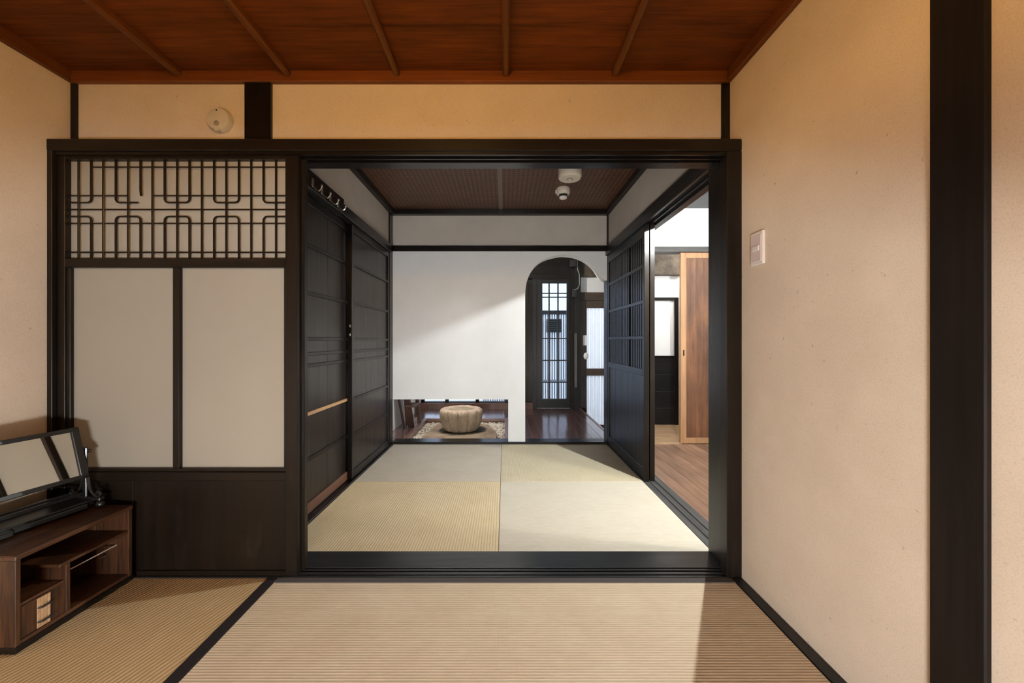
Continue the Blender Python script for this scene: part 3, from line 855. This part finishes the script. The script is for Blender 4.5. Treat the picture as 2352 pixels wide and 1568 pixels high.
# ------------------------------------------------------------------ mirror stand on the cabinet
O = Vector((-1.700, 1.425, HC))
ms = empty('mirror_stand', O, 'black lacquered dressing mirror on a scrolled stand atop the cabinet', 'mirror', rz=math.radians(-8.5))
def lb(name, mat, x0, x1, y0, y1, z0, z1, bev=0.002, parent=ms, rot=None, pivot=None):
    return MB().box(x0, x1, y0, y1, z0, z1, bev, rot, pivot).build(name, mat, parent, False, True)
HL = 0.195
lb('base_board', M['lacquer'], -0.085, 0.030, -HL, HL, 0.014, 0.034)
lb('base_step', M['lacquer'], 0.030, 0.052, -HL, -0.055, 0.006, 0.026, 0.004)
lb('base_step', M['lacquer'], 0.030, 0.044, -0.055, 0.165, 0.010, 0.028, 0.004)
lb('back_rail', M['lacquer'], -0.092, -0.080, -HL, HL, 0.034, 0.052)
for s in (-1, 1):
    yy = s * 0.190
    lb('post', M['lacquer'], -0.020, 0.0, yy - 0.005 + s * 0.002, yy + 0.005 + s * 0.002, 0.03, 0.240, 0.003)
    lb('foot', M['lacquer'], -0.090, 0.066, yy - 0.011 + s * 0.006, yy + 0.011 + s * 0.006, 0.030, 0.044, 0.003)
    for fx in (-0.08, 0.056):
        MB().sphere((fx, yy + s * 0.006, 0.015), 0.015, 14, (1.1, 1, 1)).build('ball_foot', M['lacquer'], ms, True, True)
    yc = yy + s * 0.003
    for q in (1, -1):
        cpts = []
        for k in range(9):
            a = PI / 2 * k / 8
            cpts.append((-0.010 + q * (0.012 + 0.050 * (1 - math.cos(a))), yc, 0.046 + 0.075 * (1 - math.sin(a))))
        for k in range(1, 9):
            a = -PI / 2 + 1.5 * PI * k / 8
            cpts.append((-0.010 + q * (0.062 + 0.008 * math.cos(a) * 1.0), yc, 0.056 + 0.010 * math.sin(a)))
        MB().tube(cpts, 0.0055, 8).build('scroll_bracket', M['lacquer'], ms, True, True)
    MB().tube([(-0.010, yc, 0.222), (-0.010, yc + s * 0.010, 0.222)], 0.0035, 8).sphere((-0.010, yc + s * 0.014, 0.222), 0.0075, 12).build('pivot_knob', M['lacquer'], ms, True, True)
lb('cross_bar', M['lacquer'], -0.016, -0.004, -0.19, 0.19, 0.052, 0.064)
TL = math.radians(-15)
R_t = Matrix.Rotation(TL, 3, 'Y')
pv = Vector((-0.010, 0, 0.222))
mf = bpy.data.objects.new('mirror_frame', None)
m = MB()
fw, fh, ft = 0.183, 0.102, 0.009
zc = 0.222
for a in ((-fw, fw, zc + fh - 0.016, zc + fh), (-fw, fw, zc - fh, zc - fh + 0.016)):
    m.box(-0.010 - ft, -0.010 + ft, a[0], a[1], a[2], a[3], 0.002, R_t, pv)
for a in ((-fw, -fw + 0.026), (fw - 0.026, fw)):
    m.box(-0.010 - ft, -0.010 + ft, a[0], a[1], zc - fh, zc + fh, 0.002, R_t, pv)
bpy.data.objects.remove(mf)
mf = m.build('mirror_frame', M['lacquer'], ms, False, True)
g = MB().box(-0.010 - 0.002, -0.010 + 0.003, -fw + 0.016, fw - 0.016, zc - fh + 0.012, zc + fh - 0.012, 0, R_t, pv).build('mirror_glass', M['mirror'], ms, False, True)
g.parent = mf; g.location = Vector(g.location) - Vector(mf.location)

# ------------------------------------------------------------------ corridor on the right
struct('wall_corridor_right', M['white'], 2.70, 2.78, 0.3, 3.9, -0.06, 2.3, 'white plaster wall along the far side of the corridor', 'wall', 0)
struct('wall_corridor_end', M['white'], 1.03, 2.78, 0.22, 0.30, -0.06, 2.3, 'white plaster wall at the near end of the corridor', 'wall', 0)
struct('wall_corridor_left', M['white'], 1.03, 1.06, 0.3, 1.76, -0.06, 2.3, 'white plaster back of the switch wall', 'wall', 0)
cc = struct('ceiling_corridor', M['slateY'], 1.055, 2.78, 0.22, 3.93, 2.225, 2.27, 'grey-black board ceiling of the corridor', 'ceiling', 0)
struct('wall_corridor_back', M['white'], 1.06, 2.70, 3.81, 3.90, 1.855, 2.225, 'bright white wall above the cedar door', 'wall', 0)
struct('trim_18', M['greyX'], 1.06, 2.70, 3.785, 3.91, 1.808, 1.857, 'grey lintel above the cedar door and passage', 'lintel', 0.002)
fc = empty('floor_corridor', (1.9, 2.5, 0.0), 'brown boarded corridor floor beside the tatami room', 'floor', kind='structure')
i = 0
x = 1.093
while x < 2.69:
    w_ = 0.098
    bx('floor_board', M['floorbrown'], x, min(x + w_ - 0.0012, 2.70), 0.3, 3.80, -0.05, 0.0 + random.uniform(-0.0006, 0.0006), 0.001, fc)
    x += w_
# cedar sliding door
cd = empty('door_7', (2.08, 3.84, 0.0), 'orange cedar board door at the end of the corridor', 'door', kind='structure')
xs = (1565 - 1159) * 3.8 / F
bx('stile', M['coppery2'], xs, xs + 0.055, 3.815, 3.845, 0.0, 1.807, 0.002, cd)
bx('stile', M['coppery2'], 2.50, 2.56, 3.815, 3.845, 0.0, 1.807, 0.002, cd)
bx('rail', M['coppery2'], xs + 0.055, 2.50, 3.817, 3.845, 1.755, 1.807, 0.001, cd)
bx('rail', M['coppery2'], xs + 0.055, 2.50, 3.817, 3.845, 0.0, 0.055, 0.001, cd)
for k in range(3):
    a = xs + 0.055 + k * (2.50 - xs - 0.055) / 3
    b_ = xs + 0.055 + (k + 1) * (2.50 - xs - 0.055) / 3
    bx('door_board', M['coppery'], a + 0.0008, b_ - 0.0008, 3.822, 3.84, 0.055, 1.755, 0.001, cd)
nail = None
for px, ys in ((1597, [620, 650, 686, 720, 752, 790, 835, 880, 950]), (1619, [604, 648, 676, 712, 764, 800])):
    for py in ys:
        X, Z = pf(px, py, 3.82)
        if nail is None:
            nail = MB().lathe([(0.0055, 0.002), (0.0055, -0.0012), (0.003, -0.0025)], (X, 3.822, Z), 8, 'Y').build('nail_head', M['brass'], cd); n0 = (X, Z)
        else:
            clone(nail, (X - n0[0], 0, Z - n0[1]))
bx('finger_pull', M['blackplastic'], xs + 0.022, xs + 0.036, 3.8125, 3.82, 0.83, 0.885, 0.001, cd)
struct('wall_corridor_back_right', M['white'], 2.56, 2.70, 3.81, 3.90, 0.0, 1.81, 'white plaster strip right of the cedar door', 'wall', 0)
# passage beyond
fp = empty('floor_passage', (1.6, 4.25, 0.0), 'pale boarded floor of the passage behind the cedar door', 'floor', kind='structure')
for k in range(8):
    bx('floor_board', M['floorpale'], 1.286, 2.70, 3.862 + k * 0.107, 3.862 + (k + 1) * 0.107 - 0.0015, -0.05, 0.0 + random.uniform(-0.0008, 0.0008), 0.001, fp)
struct('wall_passage_back', M['white'], 1.287, 2.70, 4.72, 4.80, 0.0, 1.735, 'white plaster at the end of the passage', 'wall', 0)
struct('trim_19', M['roughbeam'], 1.287, 2.06, 4.66, 4.80, 1.735, 2.22, 'rough brown beam at the end of the passage', 'beam', 0.004)
struct('wall_passage_back_right', M['white'], 2.06, 2.70, 4.70, 4.80, 1.735, 2.22, 'white plaster beside the rough beam', 'wall', 0)
struct('wall_passage_right', M['white'], 2.70, 2.78, 3.9, 4.8, -0.05, 2.25, 'white plaster side wall of the passage', 'wall', 0)
struct('wall_passage_left', M['white'], 1.26, 1.285, 3.86, 4.86, -0.32, 2.5, 'white plaster partition between passage and entrance hall', 'wall', 0)
struct('ceiling_passage', M['white'], 1.285, 2.78, 3.93, 4.82, 2.22, 2.26, 'white ceiling of the passage', 'ceiling', 0)
pd = empty('door_8', (1.6, 4.68, 0.0), 'dark framed door with white upper panel at the passage end', 'door', kind='structure')
bx('stile', M['darkZ'], 1.972, 2.018, 4.67, 4.70, 0.0, 1.475, 0.002, pd)
bx('stile', M['darkZ'], 1.30, 1.35, 4.67, 4.70, 0.0, 1.475, 0.002, pd)
bx('rail', M['slateX'], 1.35, 1.972, 4.67, 4.70, 1.44, 1.475, 0.002, pd)
bx('rail', M['darkX'], 1.35, 1.972, 4.672, 4.70, 0.775, 0.80, 0.002, pd)
bx('upper_panel', M['white'], 1.345, 1.975, 4.685, 4.695, 0.80, 1.44, 0, pd)
for k in range(4):
    bx('panel_board', M['slateX'], 1.345, 1.975, 4.683, 4.697, 0.0 + k * 0.194, 0.1925 + k * 0.194, 0.001, pd)
struct('trim_20', M['floorpale'], 1.10, xs, 3.80, 3.86, -0.05, 0.006, 'pale threshold board of the passage', 'threshold', 0.002)

# ------------------------------------------------------------------ entrance hall behind the white wall
HX0, HX1 = -1.21, 1.07
PX0, PX1, PY0, PY1 = -0.955, 0.0, 3.96, 4.98     # gravel pit
fh_ = empty('floor_hall', (0, 4.9, 0.0), 'polished dark red-brown board floor of the entrance hall', 'floor', kind='structure')
nb = 23
bw = (HX1 - HX0) / nb
for k in range(nb):
    a, b_ = HX0 + k * bw, HX0 + (k + 1) * bw
    ys = [(3.93, 5.83)]
    if b_ > PX0 - 0.05 and a < PX1 + 0.05:
        ys = [(PY1 + 0.05, 5.83)]
        if a < PX0 - 0.05 - 0.02:
            b_ = min(b_, PX0 - 0.05); ys = [(3.93, 5.83)]
    for y0, y1 in ys:
        m = MB().box(a + 0.0007, b_ - 0.0007, y0, y1, -0.03, 0.0, 0.0008)
        t = math.radians(random.uniform(-1.3, 1.3))
        bmesh.ops.rotate(m.bm, verts=m.bm.verts[:], cent=Vector(((a + b_) / 2, (y0 + y1) / 2, 0)), matrix=Matrix.Rotation(t, 3, 'Y'))
        m.build('floor_board', M['hallfloor'], fh_)
# fill boards beside the pit on its right side
bx('floor_board', M['hallfloor'], PX1 + 0.05, PX1 + 0.05 + (bw - ((PX1 + 0.05 - HX0) % bw)) - 0.001, 3.93, 5.83, -0.03, 0.0, 0.0008, fh_)
pr = empty('trim_21', (-0.48, 4.45, 0.0), 'wooden rim round the gravel pit of the stone basin', 'pit rim', kind='structure')
bx('rim_board', M['rim'], PX0 - 0.05, PX0, 3.93, PY1, -0.14, 0.012, 0.002, pr)
bx('rim_board', M['rim'], PX1, PX1 + 0.05, 3.93, PY1, -0.14, 0.012, 0.002, pr)
bx('rim_board', M['rim'], PX0 - 0.05, PX1 + 0.05, PY1, PY1 + 0.05, -0.14, 0.012, 0.002, pr)
struct('ground', M['earth'], -1.35, 1.07, 3.86, 6.0, -0.30, -0.14, 'dark earth below the gravel pit', 'ground', 0)
m = MB()
for k in range(1500):
    x = random.uniform(PX0 + 0.01, PX1 - 0.01); y = random.uniform(3.945, PY1 - 0.01)
    if -0.80 < x < -0.14 and 4.12 < y < 4.72: continue
    r = random.uniform(0.008, 0.015)
    q = bmesh.ops.create_icosphere(m.bm, subdivisions=1, radius=r)
    sc = Vector((random.uniform(0.8, 1.3), random.uniform(0.8, 1.3), random.uniform(0.5, 0.8)))
    ro = Matrix.Rotation(random.uniform(0, 6.28), 3, 'Z')
    for v in q['verts']:
        v.co = ro @ Vector((v.co.x * sc.x, v.co.y * sc.y, v.co.z * sc.z)) + Vector((x, y, -0.040 + random.uniform(-0.008, 0.010)))
m.box(PX0, PX1, 3.93, PY1, -0.14, -0.046)
tag(m.build('gravel', M['pebble']), 'pale pebbles filling the pit round the stone slab', 'gravel', None, 'stuff')
# stone slab
m = MB()
out = []
random.seed(3)
cs = [(-0.845, 4.06), (-0.6, 4.045), (-0.3, 4.055), (-0.085, 4.05), (-0.08, 4.25), (-0.12, 4.5), (-0.19, 4.74), (-0.30, 4.80), (-0.55, 4.79), (-0.80, 4.80), (-0.825, 4.5)]
for a, b_ in zip(cs, cs[1:] + cs[:1]):
    for k in range(3):
        t = k / 3
        out.append((a[0] + (b_[0] - a[0]) * t + random.uniform(-0.010, 0.010), a[1] + (b_[1] - a[1]) * t + random.uniform(-0.010, 0.010)))
c0 = (-0.46, 4.45)
lv = [(1.0, -0.075), (1.01, -0.03), (0.985, -0.012), (0.80, -0.006), (0.4, -0.001)]
rings = []
for s_, z in lv:
    rings.append([m.bm.verts.new((c0[0] + (p[0] - c0[0]) * s_, c0[1] + (p[1] - c0[1]) * s_, z + random.uniform(-0.004, 0.004))) for p in out])
n = len(out)
for a, b_ in zip(rings[:-1], rings[1:]):
    for k in range(n):
        m.bm.faces.new((a[k], a[(k + 1) % n], b_[(k + 1) % n], b_[k]))
m.bm.faces.new(rings[-1]); m.bm.faces.new(rings[0][::-1])
bmesh.ops.recalc_face_normals(m.bm, faces=m.bm.faces[:])
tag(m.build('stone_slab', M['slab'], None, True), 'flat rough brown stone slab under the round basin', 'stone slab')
# lobed stone basin
bc = ((1058.5 - 1159) * 4.36 / F, 4.40, -0.002)
bs = empty('stone_basin', bc, 'round lobed stone water basin on a slab in the gravel pit', 'stone basin')
NL = 12
def lobe(a, r, h):
    t = abs(math.sin(a * NL / 2 + 0.4))
    return 1.0 - 0.135 * (1 - t) ** 3.0 * min(1.0, max(0.2, (0.245 - h) / 0.06))
prof = [(0.150, 0.0), (0.178, 0.012), (0.205, 0.05), (0.222, 0.10), (0.232, 0.15), (0.236, 0.19), (0.232, 0.215), (0.218, 0.230)]
MB().lathe(prof, bc, 144, mod=lobe).build('bowl', M['basin'], bs, True)
random.seed(11)
prof2 = [(0.228, 0.215), (0.222, 0.230), (0.205, 0.240), (0.180, 0.243), (0.160, 0.240), (0.142, 0.230), (0.135, 0.200), (0.118, 0.160), (0.07, 0.148), (0.01, 0.146)]
jit = [random.uniform(0.97, 1.03) for _ in range(145)]
def lobe2(a, r, h):
    q = jit[int(a / (2 * PI) * 144) % 144]
    return lobe(a, r, min(h, 0.2)) * q if r > 0.2 else 1.0 + (q - 1) * 1.2
MB().lathe(prof2, bc, 144, mod=lobe2).build('rim', M['basintop'], bs, True)
# stool by the left hall wall
st = empty('wooden_stool', (-1.09, 4.55, 0.0), 'reddish-brown wooden stool with splayed legs left of the basin', 'stool')
bx('seat', M['stoolwood'], -1.20, -0.98, 4.38, 4.74, 0.40, 0.425, 0.004, st)
for xt, xbm, yt, yb_, wx, wy in ((-1.175, -1.135, 4.42, 4.56, 0.011, 0.011), (-1.175, -1.150, 4.70, 4.74, 0.011, 0.011),
                                 (-1.085, -1.060, 4.44, 4.58, 0.034, 0.012), (-1.03, -1.00, 4.70, 4.74, 0.020, 0.012)):
    m = MB()
    q0 = [m.bm.verts.new((xbm + a * wx, yb_ + b_ * wy, 0.002)) for a, b_ in ((-1, -1), (1, -1), (1, 1), (-1, 1))]
    q1 = [m.bm.verts.new((xt + a * wx, yt + b_ * wy, 0.402)) for a, b_ in ((-1, -1), (1, -1), (1, 1), (-1, 1))]
    m.bm.faces.new(q0[::-1]); m.bm.faces.new(q1)
    for k in range(4): m.bm.faces.new((q0[k], q0[(k + 1) % 4], q1[(k + 1) % 4], q1[k]))
    m.build('leg', M['stoolwood'], st)
bx('foot_rest', M['stoolwood'], -1.10, -0.975, 4.46, 4.66, 0.235, 0.262, 0.003, st)
bx('foot_rest_strut', M['stoolwood'], -1.03, -1.005, 4.60, 4.63, 0.10, 0.236, 0.002, st)

struct('wall_hall_left', M['white'], -1.29, HX0, 3.86, 5.9, -0.15, 2.6, 'white plaster wall left of the stone basin', 'wall', 0)
struct('ceiling_hall', M['darkY'], -1.3, 2.4, 3.86, 6.1, 2.50, 2.56, 'dark boarded ceiling of the entrance hall', 'ceiling', 0)
struct('wall_hall_front', M['white'], -1.3, 1.10, 3.925, 3.955, 1.84, 2.5, 'white plaster above the arch on the hall side', 'wall', 0)
struct('wall_hall_front_right', M['darkX'], 1.06, 1.27, 3.90, 3.93, -0.3, 2.5, 'dark board closing the hall beside the arch', 'wall', 0)
YF = 5.83
wf = struct('wall_hall_back', M['darkX'], -1.25, 1.10, YF, YF + 0.07, 1.86, 2.52, 'dark timber wall above the hall windows', 'wall', 0)
struct('trim_22', M['stoolwood'], HX0, 0.405, YF - 0.08, YF + 0.02, -0.03, 0.082, 'reddish sill beam along the far hall wall', 'sill beam', 0.004)
# wide glass door range left
wl = empty('window_2', (-0.4, YF + 0.03, 0.08), 'wide glazed screen with dark frame behind the stone basin', 'window', kind='structure')
bx('window_frame', M['darkX'], HX0, 0.40, YF, YF + 0.05, 1.78, 1.88, 0.002, wl)
bx('window_frame', M['darkX'], HX0, 0.385, YF, YF + 0.05, 0.082, 0.094, 0.002, wl)
for xx in (HX0, -0.86, -0.42, 0.0, 0.29):
    bx('window_frame', M['darkZ'], xx, xx + (0.112 if xx == 0.29 else 0.05), YF - 0.01 if xx == 0.29 else YF, YF + 0.05, 0.082, 1.79, 0.002, wl)
bx('pane', M['glass'], HX0 + 0.02, 0.32, YF + 0.024, YF + 0.028, 0.09, 1.785, 0, wl)
# tall grid window
def fx(px): return (px - 1159) * YF / F
def fz(py): return CZ + (783 - py) * YF / F
wg = empty('window_3', (0.72, YF, 0.0), 'tall narrow grid window in the dark hall wall', 'window', kind='structure')
bx('window_frame', M['slateZ'], 0.40, fx(1233), YF - 0.005, YF + 0.05, 0.0, 1.87, 0.002, wg)
bx('window_frame', M['slateZ'], fx(1233), fx(1246), YF + 0.004, YF + 0.05, 0.0, 1.87, 0.002, wg)
bx('window_frame', M['slateZ'], fx(1302), fx(1309), YF + 0.004, YF + 0.05, 0.0, 1.87, 0.002, wg)
bx('window_frame', M['slateX'], fx(1246), fx(1302), YF + 0.004, YF + 0.05, fz(650), 1.87, 0.002, wg)
bx('window_frame', M['slateX'], fx(1246), fx(1302), YF + 0.004, YF + 0.05, 0.0, fz(916), 0.002, wg)
bx('pane', M['glass'], fx(1244), fx(1304), YF + 0.034, YF + 0.038, fz(918), fz(649), 0, wg)
for px in (1261.5, 1282):
    bx('glazing_bar', M['slateZ'], fx(px) - 0.010, fx(px) + 0.010, YF + 0.012, YF + 0.03, fz(916), fz(650), 0.001, wg)
for py in (673, 682, 777, 827.5, 878):
    bx('glazing_bar', M['slateX'], fx(1246), fx(1302), YF + 0.014, YF + 0.03, fz(py) - 0.008, fz(py) + 0.008, 0.001, wg)
# posts right of the window
struct('trim_23', M['darkZ'], fx(1309), fx(1318), YF - 0.03, YF + 0.06, 0.0, 2.5, 'black post right of the grid window', 'post')
struct('trim_24', M['slateZ'], fx(1318), fx(1332), YF - 0.06, YF + 0.08, -0.3, 2.5, 'grey-black square post carrying the cables', 'post', 0.003)
bp = bx('pull_bar', M['greyZ'], fx(1317), fx(1323), YF - 0.09, YF - 0.062, fz(888), fz(765), 0.002)
tag(bp, 'grey vertical wooden bar on the square hall post', 'handle bar')
jb = empty('junction_box', (fx(1314), YF - 0.07, fz(616)), 'black square box with cable high on the hall post', 'junction box')
bx('case', M['blackplastic'], fx(1306), fx(1321), YF - 0.13, YF - 0.062, fz(616), fz(600), 0.003, jb)
bx('lid', M['blackplastic'], fx(1307), fx(1320), YF - 0.134, YF - 0.13, fz(615), fz(601), 0.001, jb)
cb = MB().tube([(fx(1324), YF - 0.068, 2.48), (fx(1324.5), YF - 0.068, fz(620)), (fx(1329), YF - 0.066, fz(632)), (fx(1329), YF - 0.066, fz(655)), (fx(1325), YF - 0.075, fz(664)), (fx(1314), YF - 0.08, fz(668))], 0.006, 8).build('cable', M['cable'], None, True)
tag(cb, 'grey cable running down the square hall post', 'cable')
bkt = bx('wall_socket', M['blackplastic'], fx(1312), fx(1322), YF - 0.10, YF - 0.062, fz(684), fz(668), 0.003)
tag(bkt, 'small black fitting at the cable end on the hall post', 'socket')

# genkan (sunken entrance) with the glazed entrance door
struct('floor_entrance', M['concrete'], HX1, 2.4, 3.93, 6.1, -0.36, -0.30, 'grey concrete floor of the sunken entrance', 'floor', 0)
struct('trim_25', M['rim'], HX1 - 0.001, HX1 + 0.03, 3.96, YF, -0.3, 0.004, 'polished step edge down to the sunken entrance', 'step edge', 0.002)
struct('wall_entrance_right', M['white'], 2.35, 2.43, 4.8, 6.1, -0.36, 2.5, 'white wall of the sunken entrance', 'wall', 0)
struct('wall_entrance_front', M['white'], 1.285, 2.43, 4.80, 4.86, -0.36, 2.5, 'white back of the passage end wall', 'wall', 0)
YD_ = 5.90
def gx(px): return (px - 1159) * YD_ / F
def gz(py): return CZ + (783 - py) * YD_ / F
struct('wall_entrance_back', M['white'], fx(1332), 2.4, YD_ - 0.01, YD_ + 0.07, gz(673), gz(634), 'white plaster panel above the entrance door', 'wall', 0)
struct('trim_26', M['roughbeam'], fx(1330), 2.4, YD_ - 0.06, YD_ + 0.10, gz(637), 2.5, 'rough dark beam over the entrance door', 'beam', 0.006)
struct('trim_27', M['postX'], fx(1332), 2.4, YD_ - 0.04, YD_ + 0.08, gz(690), gz(672), 'brown lintel of the entrance door', 'lintel', 0.002)
ed = empty('door_9', (1.6, YD_, -0.3), 'brown entrance door with white ribbed panes', 'door', kind='structure')
bx('stile', M['postZ'], fx(1331), gx(1347), YD_ - 0.02, YD_ + 0.025, -0.30, gz(690), 0.002, ed)
bx('stile', M['postZ'], 2.02, 2.12, YD_ - 0.02, YD_ + 0.025, -0.30, gz(690), 0.002, ed)
for a, b_ in ((gz(707), gz(690)), (gz(862), gz(846)), (-0.30, gz(975))):
    bx('rail', M['postX'], gx(1347), 2.02, YD_ - 0.018, YD_ + 0.025, a, b_, 0.002, ed)
def ribbed(z0, z1):
    m = MB(); n = 160
    x0, x1 = gx(1346), 2.03
    rows = []
    for k in range(n + 1):
        x = x0 + (x1 - x0) * k / n
        y = YD_ - 0.004 + 0.018 * (0.5 + 0.5 * math.cos(2 * PI * (x - x0) / 0.054))
        rows.append([m.bm.verts.new((x, y, z0)), m.bm.verts.new((x, y, z1))])
    for a, b_ in zip(rows[:-1], rows[1:]):
        m.bm.faces.new((a[0], b_[0], b_[1], a[1]))
    return m.build('ribbed_pane', M['ribglass'], ed, True)
ribbed(gz(848), gz(705)); ribbed(gz(977), gz(860))
s0 = None
for k in range(15):
    x = gx(1346) + 0.027 + 0.054 * k - 0.010
    if x > 2.0: break
    if s0 is None:
        s0 = bx('slat', M['greyZ'], x, x + 0.020, YD_ + 0.0255, YD_ + 0.040, -0.28, gz(700), 0.001, ed); sx0 = x
    else:
        clone(s0, (x - sx0, 0, 0))
bx('lock_plate', M['whiteplastic'], gx(1338), gx(1346.5), YD_ - 0.045, YD_ - 0.018, gz(793), gz(770), 0.003, ed)
hd = MB().sphere((gx(1344), YD_ - 0.05, gz(817)), 0.05, 16, (0.8, 0.5, 1.0)).build('door_lock', M['whiteplastic'], ed, True)
bx('finger_pull', M['blackplastic'], gx(1338), gx(1341.5), YD_ - 0.026, YD_ - 0.018, gz(878), gz(862), 0.001, ed)
struct('wall_entrance_side', M['darkZ'], 2.12, 2.4, YD_, YD_ + 0.06, -0.3, gz(690), 'dark board beside the entrance door', 'wall', 0)

# outside: slatted fence and meter box seen through the grid window
fe = empty('slat_fence', (0.6, 7.4, -0.3), 'pale slatted fence outside the grid window', 'fence')
m = MB()
k = 0
x = -0.4
while x < 1.9:
    m.box(x, x + 0.030, 7.40, 7.42, -0.3, 1.50, 0)
    x += 0.042
o = m.build('slats', M['fence'], fe); o['kind'] = 'stuff'
bx('rail', M['greyX'], -0.4, 1.9, 7.38, 7.44, 1.46, 1.53, 0.003, fe)
bx('rail', M['fence'], -0.4, 1.9, 7.42, 7.46, 0.2, 0.26, 0.003, fe)
mbx = empty('meter_box', (0.75, 7.36, 0.9), 'grey-green louvred box on the fence outside the grid window', 'meter box')
hx0, hx1 = (1256 - 1159) * 7.3 / F, (1290 - 1159) * 7.3 / F
hz0, hz1 = CZ + (783 - 763) * 7.3 / F, CZ + (783 - 732) * 7.3 / F
bx('case', M['mesh'], hx0, hx1, 7.30, 7.398, hz0, hz1, 0.004, mbx)
for k in range(7):
    z = hz0 + (k + 0.5) * (hz1 - hz0) / 7
    bx('louvre', M['mesh'], hx0 + 0.01, hx1 - 0.01, 7.285, 7.302, z - 0.008, z + 0.008, 0.001, mbx)
struct('ground_outside', M['concrete'], -3.0, 4.0, 6.1, 9.0, -0.45, -0.36, 'paved ground outside the hall windows', 'ground', 0)

# ------------------------------------------------------------------ lamps
def bulb_mat(name, col, power, r):
    return emit(name, col, power / (4 * PI * PI * r * r))
def bulb(name, loc, r, mat, parent, seg=16):
    return MB().sphere(loc, r, seg).build(name, mat, parent, True)
# near room pendant with a shade that throws light down and a little up
x, y, z = LAMP_ROOM
lp = empty('pendant_lamp', (x, y, z), 'warm pendant lamp with a flat dark shade hanging from the boarded ceiling', 'lamp')
MB().lathe([(0.02, z + 0.028), (0.13, z + 0.024), (0.17, z + 0.004), (0.172, z + 0.008), (0.13, z + 0.030), (0.02, z + 0.034)], (x, y, 0), 32).build('shade', M['blackplastic'], lp, True)
MB().tube([(x, y, z + 0.075), (x, y, CEIL)], 0.004, 8).build('cord', M['blackplastic'], lp, True)
RB = 0.022
bulb('lower_bulb', (x, y, z), RB, bulb_mat('warm_bulb', COL_ROOM, P_ROOM, RB), lp)
bulb('upper_bulb', (x, y, z + 0.056), RB, bulb_mat('amber_bulb', COL_UP, P_UP, RB), lp)
# added fill lamp, low and unseen behind the camera: a wide flat shade keeps its light off the upper walls
x, y, z = LAMP_LOW
lp = empty('fill_lamp', (x, y, 0.0), 'added low fill lamp with a white tube under a wide flat dark shade, near the window', 'lamp')
RL, HT = 0.028, 0.32
rad = (P_LOW / (4 * PI)) / (2 * RL * 2 * HT)
MB().tube([(x - HT, y, z), (x, y, z), (x + HT, y, z)], RL, 16).build('tube', emit('fill_tube', COL_LOW, rad), lp, True)
m = MB().lathe([(0.02, z + 0.208), (0.40, z + 0.208), (0.405, z + 0.212), (0.40, z + 0.218), (0.02, z + 0.222)], (x, y, 0), 48)
for v in m.bm.verts:
    v.co.x += 0.22 if v.co.x > x + 1e-4 else (-0.22 if v.co.x < x - 1e-4 else 0)
m.build('shade', M['blackplastic'], lp, True)
for sx in (-1, 1):
    bx('foot', M['blackplastic'], x + sx * (HT + 0.03) - 0.02, x + sx * (HT + 0.03) + 0.02, y - 0.12, y + 0.12, 0.0, 0.014, 0.003, lp)
    MB().tube([(x + sx * (HT + 0.03), y, 0.012), (x + sx * (HT + 0.03), y, z + 0.210)], 0.012, 10).build('post', M['blackplastic'], lp, True)
    MB().tube([(x + sx * (HT - 0.002), y, z), (x + sx * (HT + 0.03), y, z)], 0.018, 12).build('tube_holder', M['blackplastic'], lp, True)
# corridor pendant
x, y, z = LAMP_CORRIDOR
lp = empty('pendant_lamp', (x, y, z), 'bare white bulb on a cord hanging in the corridor, behind the corner post', 'lamp')
RC = 0.005
bulb('bulb', (x, y, z), RC, bulb_mat('white_bulb', COL_CORRIDOR, P_CORRIDOR, RC), lp)
MB().lathe([(0.012, z + RC), (0.014, z + RC + 0.006), (0.014, z + 0.055), (0.006, z + 0.06)], (x, y, 0), 16).build('socket', M['blackplastic'], lp, True)
MB().tube([(x, y, z + 0.058), (x, y, 2.225)], 0.003, 8).build('cord', M['blackplastic'], lp, True)
x, y, z = LAMP_CORRIDOR2
lp = empty('globe_lamp', (x, y, z), 'round paper globe lamp hanging at the far side of the corridor', 'lamp')
RG = 0.09
bulb('globe', (x, y, z), RG, bulb_mat('paper_globe', COL_CORRIDOR2, P_CORRIDOR2, RG), lp, 24)
MB().tube([(x, y, z + RG - 0.004), (x, y, 2.225)], 0.004, 8).build('cord', M['blackplastic'], lp, True)
x, y, z = 2.35, 4.25, 2.10  # globe lamp added out of view to brighten the passage
lp = empty('globe_lamp', (x, y, z), 'added unseen fill globe under the passage ceiling behind the cedar door', 'lamp')
bulb('globe', (x, y, z), 0.06, bulb_mat('passage_fill_globe', (1.0, 0.98, 0.94), 40.0, 0.06), lp, 24)
MB().lathe([(0.03, z + 0.05), (0.035, z + 0.06), (0.035, 2.2205)], (x, y, 0), 16).build('socket', M['whiteplastic'], lp, True)
x, y, z = LAMP_HALL
lp = empty('hall_lamp', (x, y, z), 'bare bulb hanging above the stone basin', 'lamp')
RH = 0.04
bulb('bulb', (x, y, z), RH, bulb_mat('hall_bulb', COL_HALL, P_HALL, RH), lp)
MB().tube([(x, y, z + RH - 0.003), (x, y, 2.5)], 0.004, 8).build('cord', M['blackplastic'], lp, True)
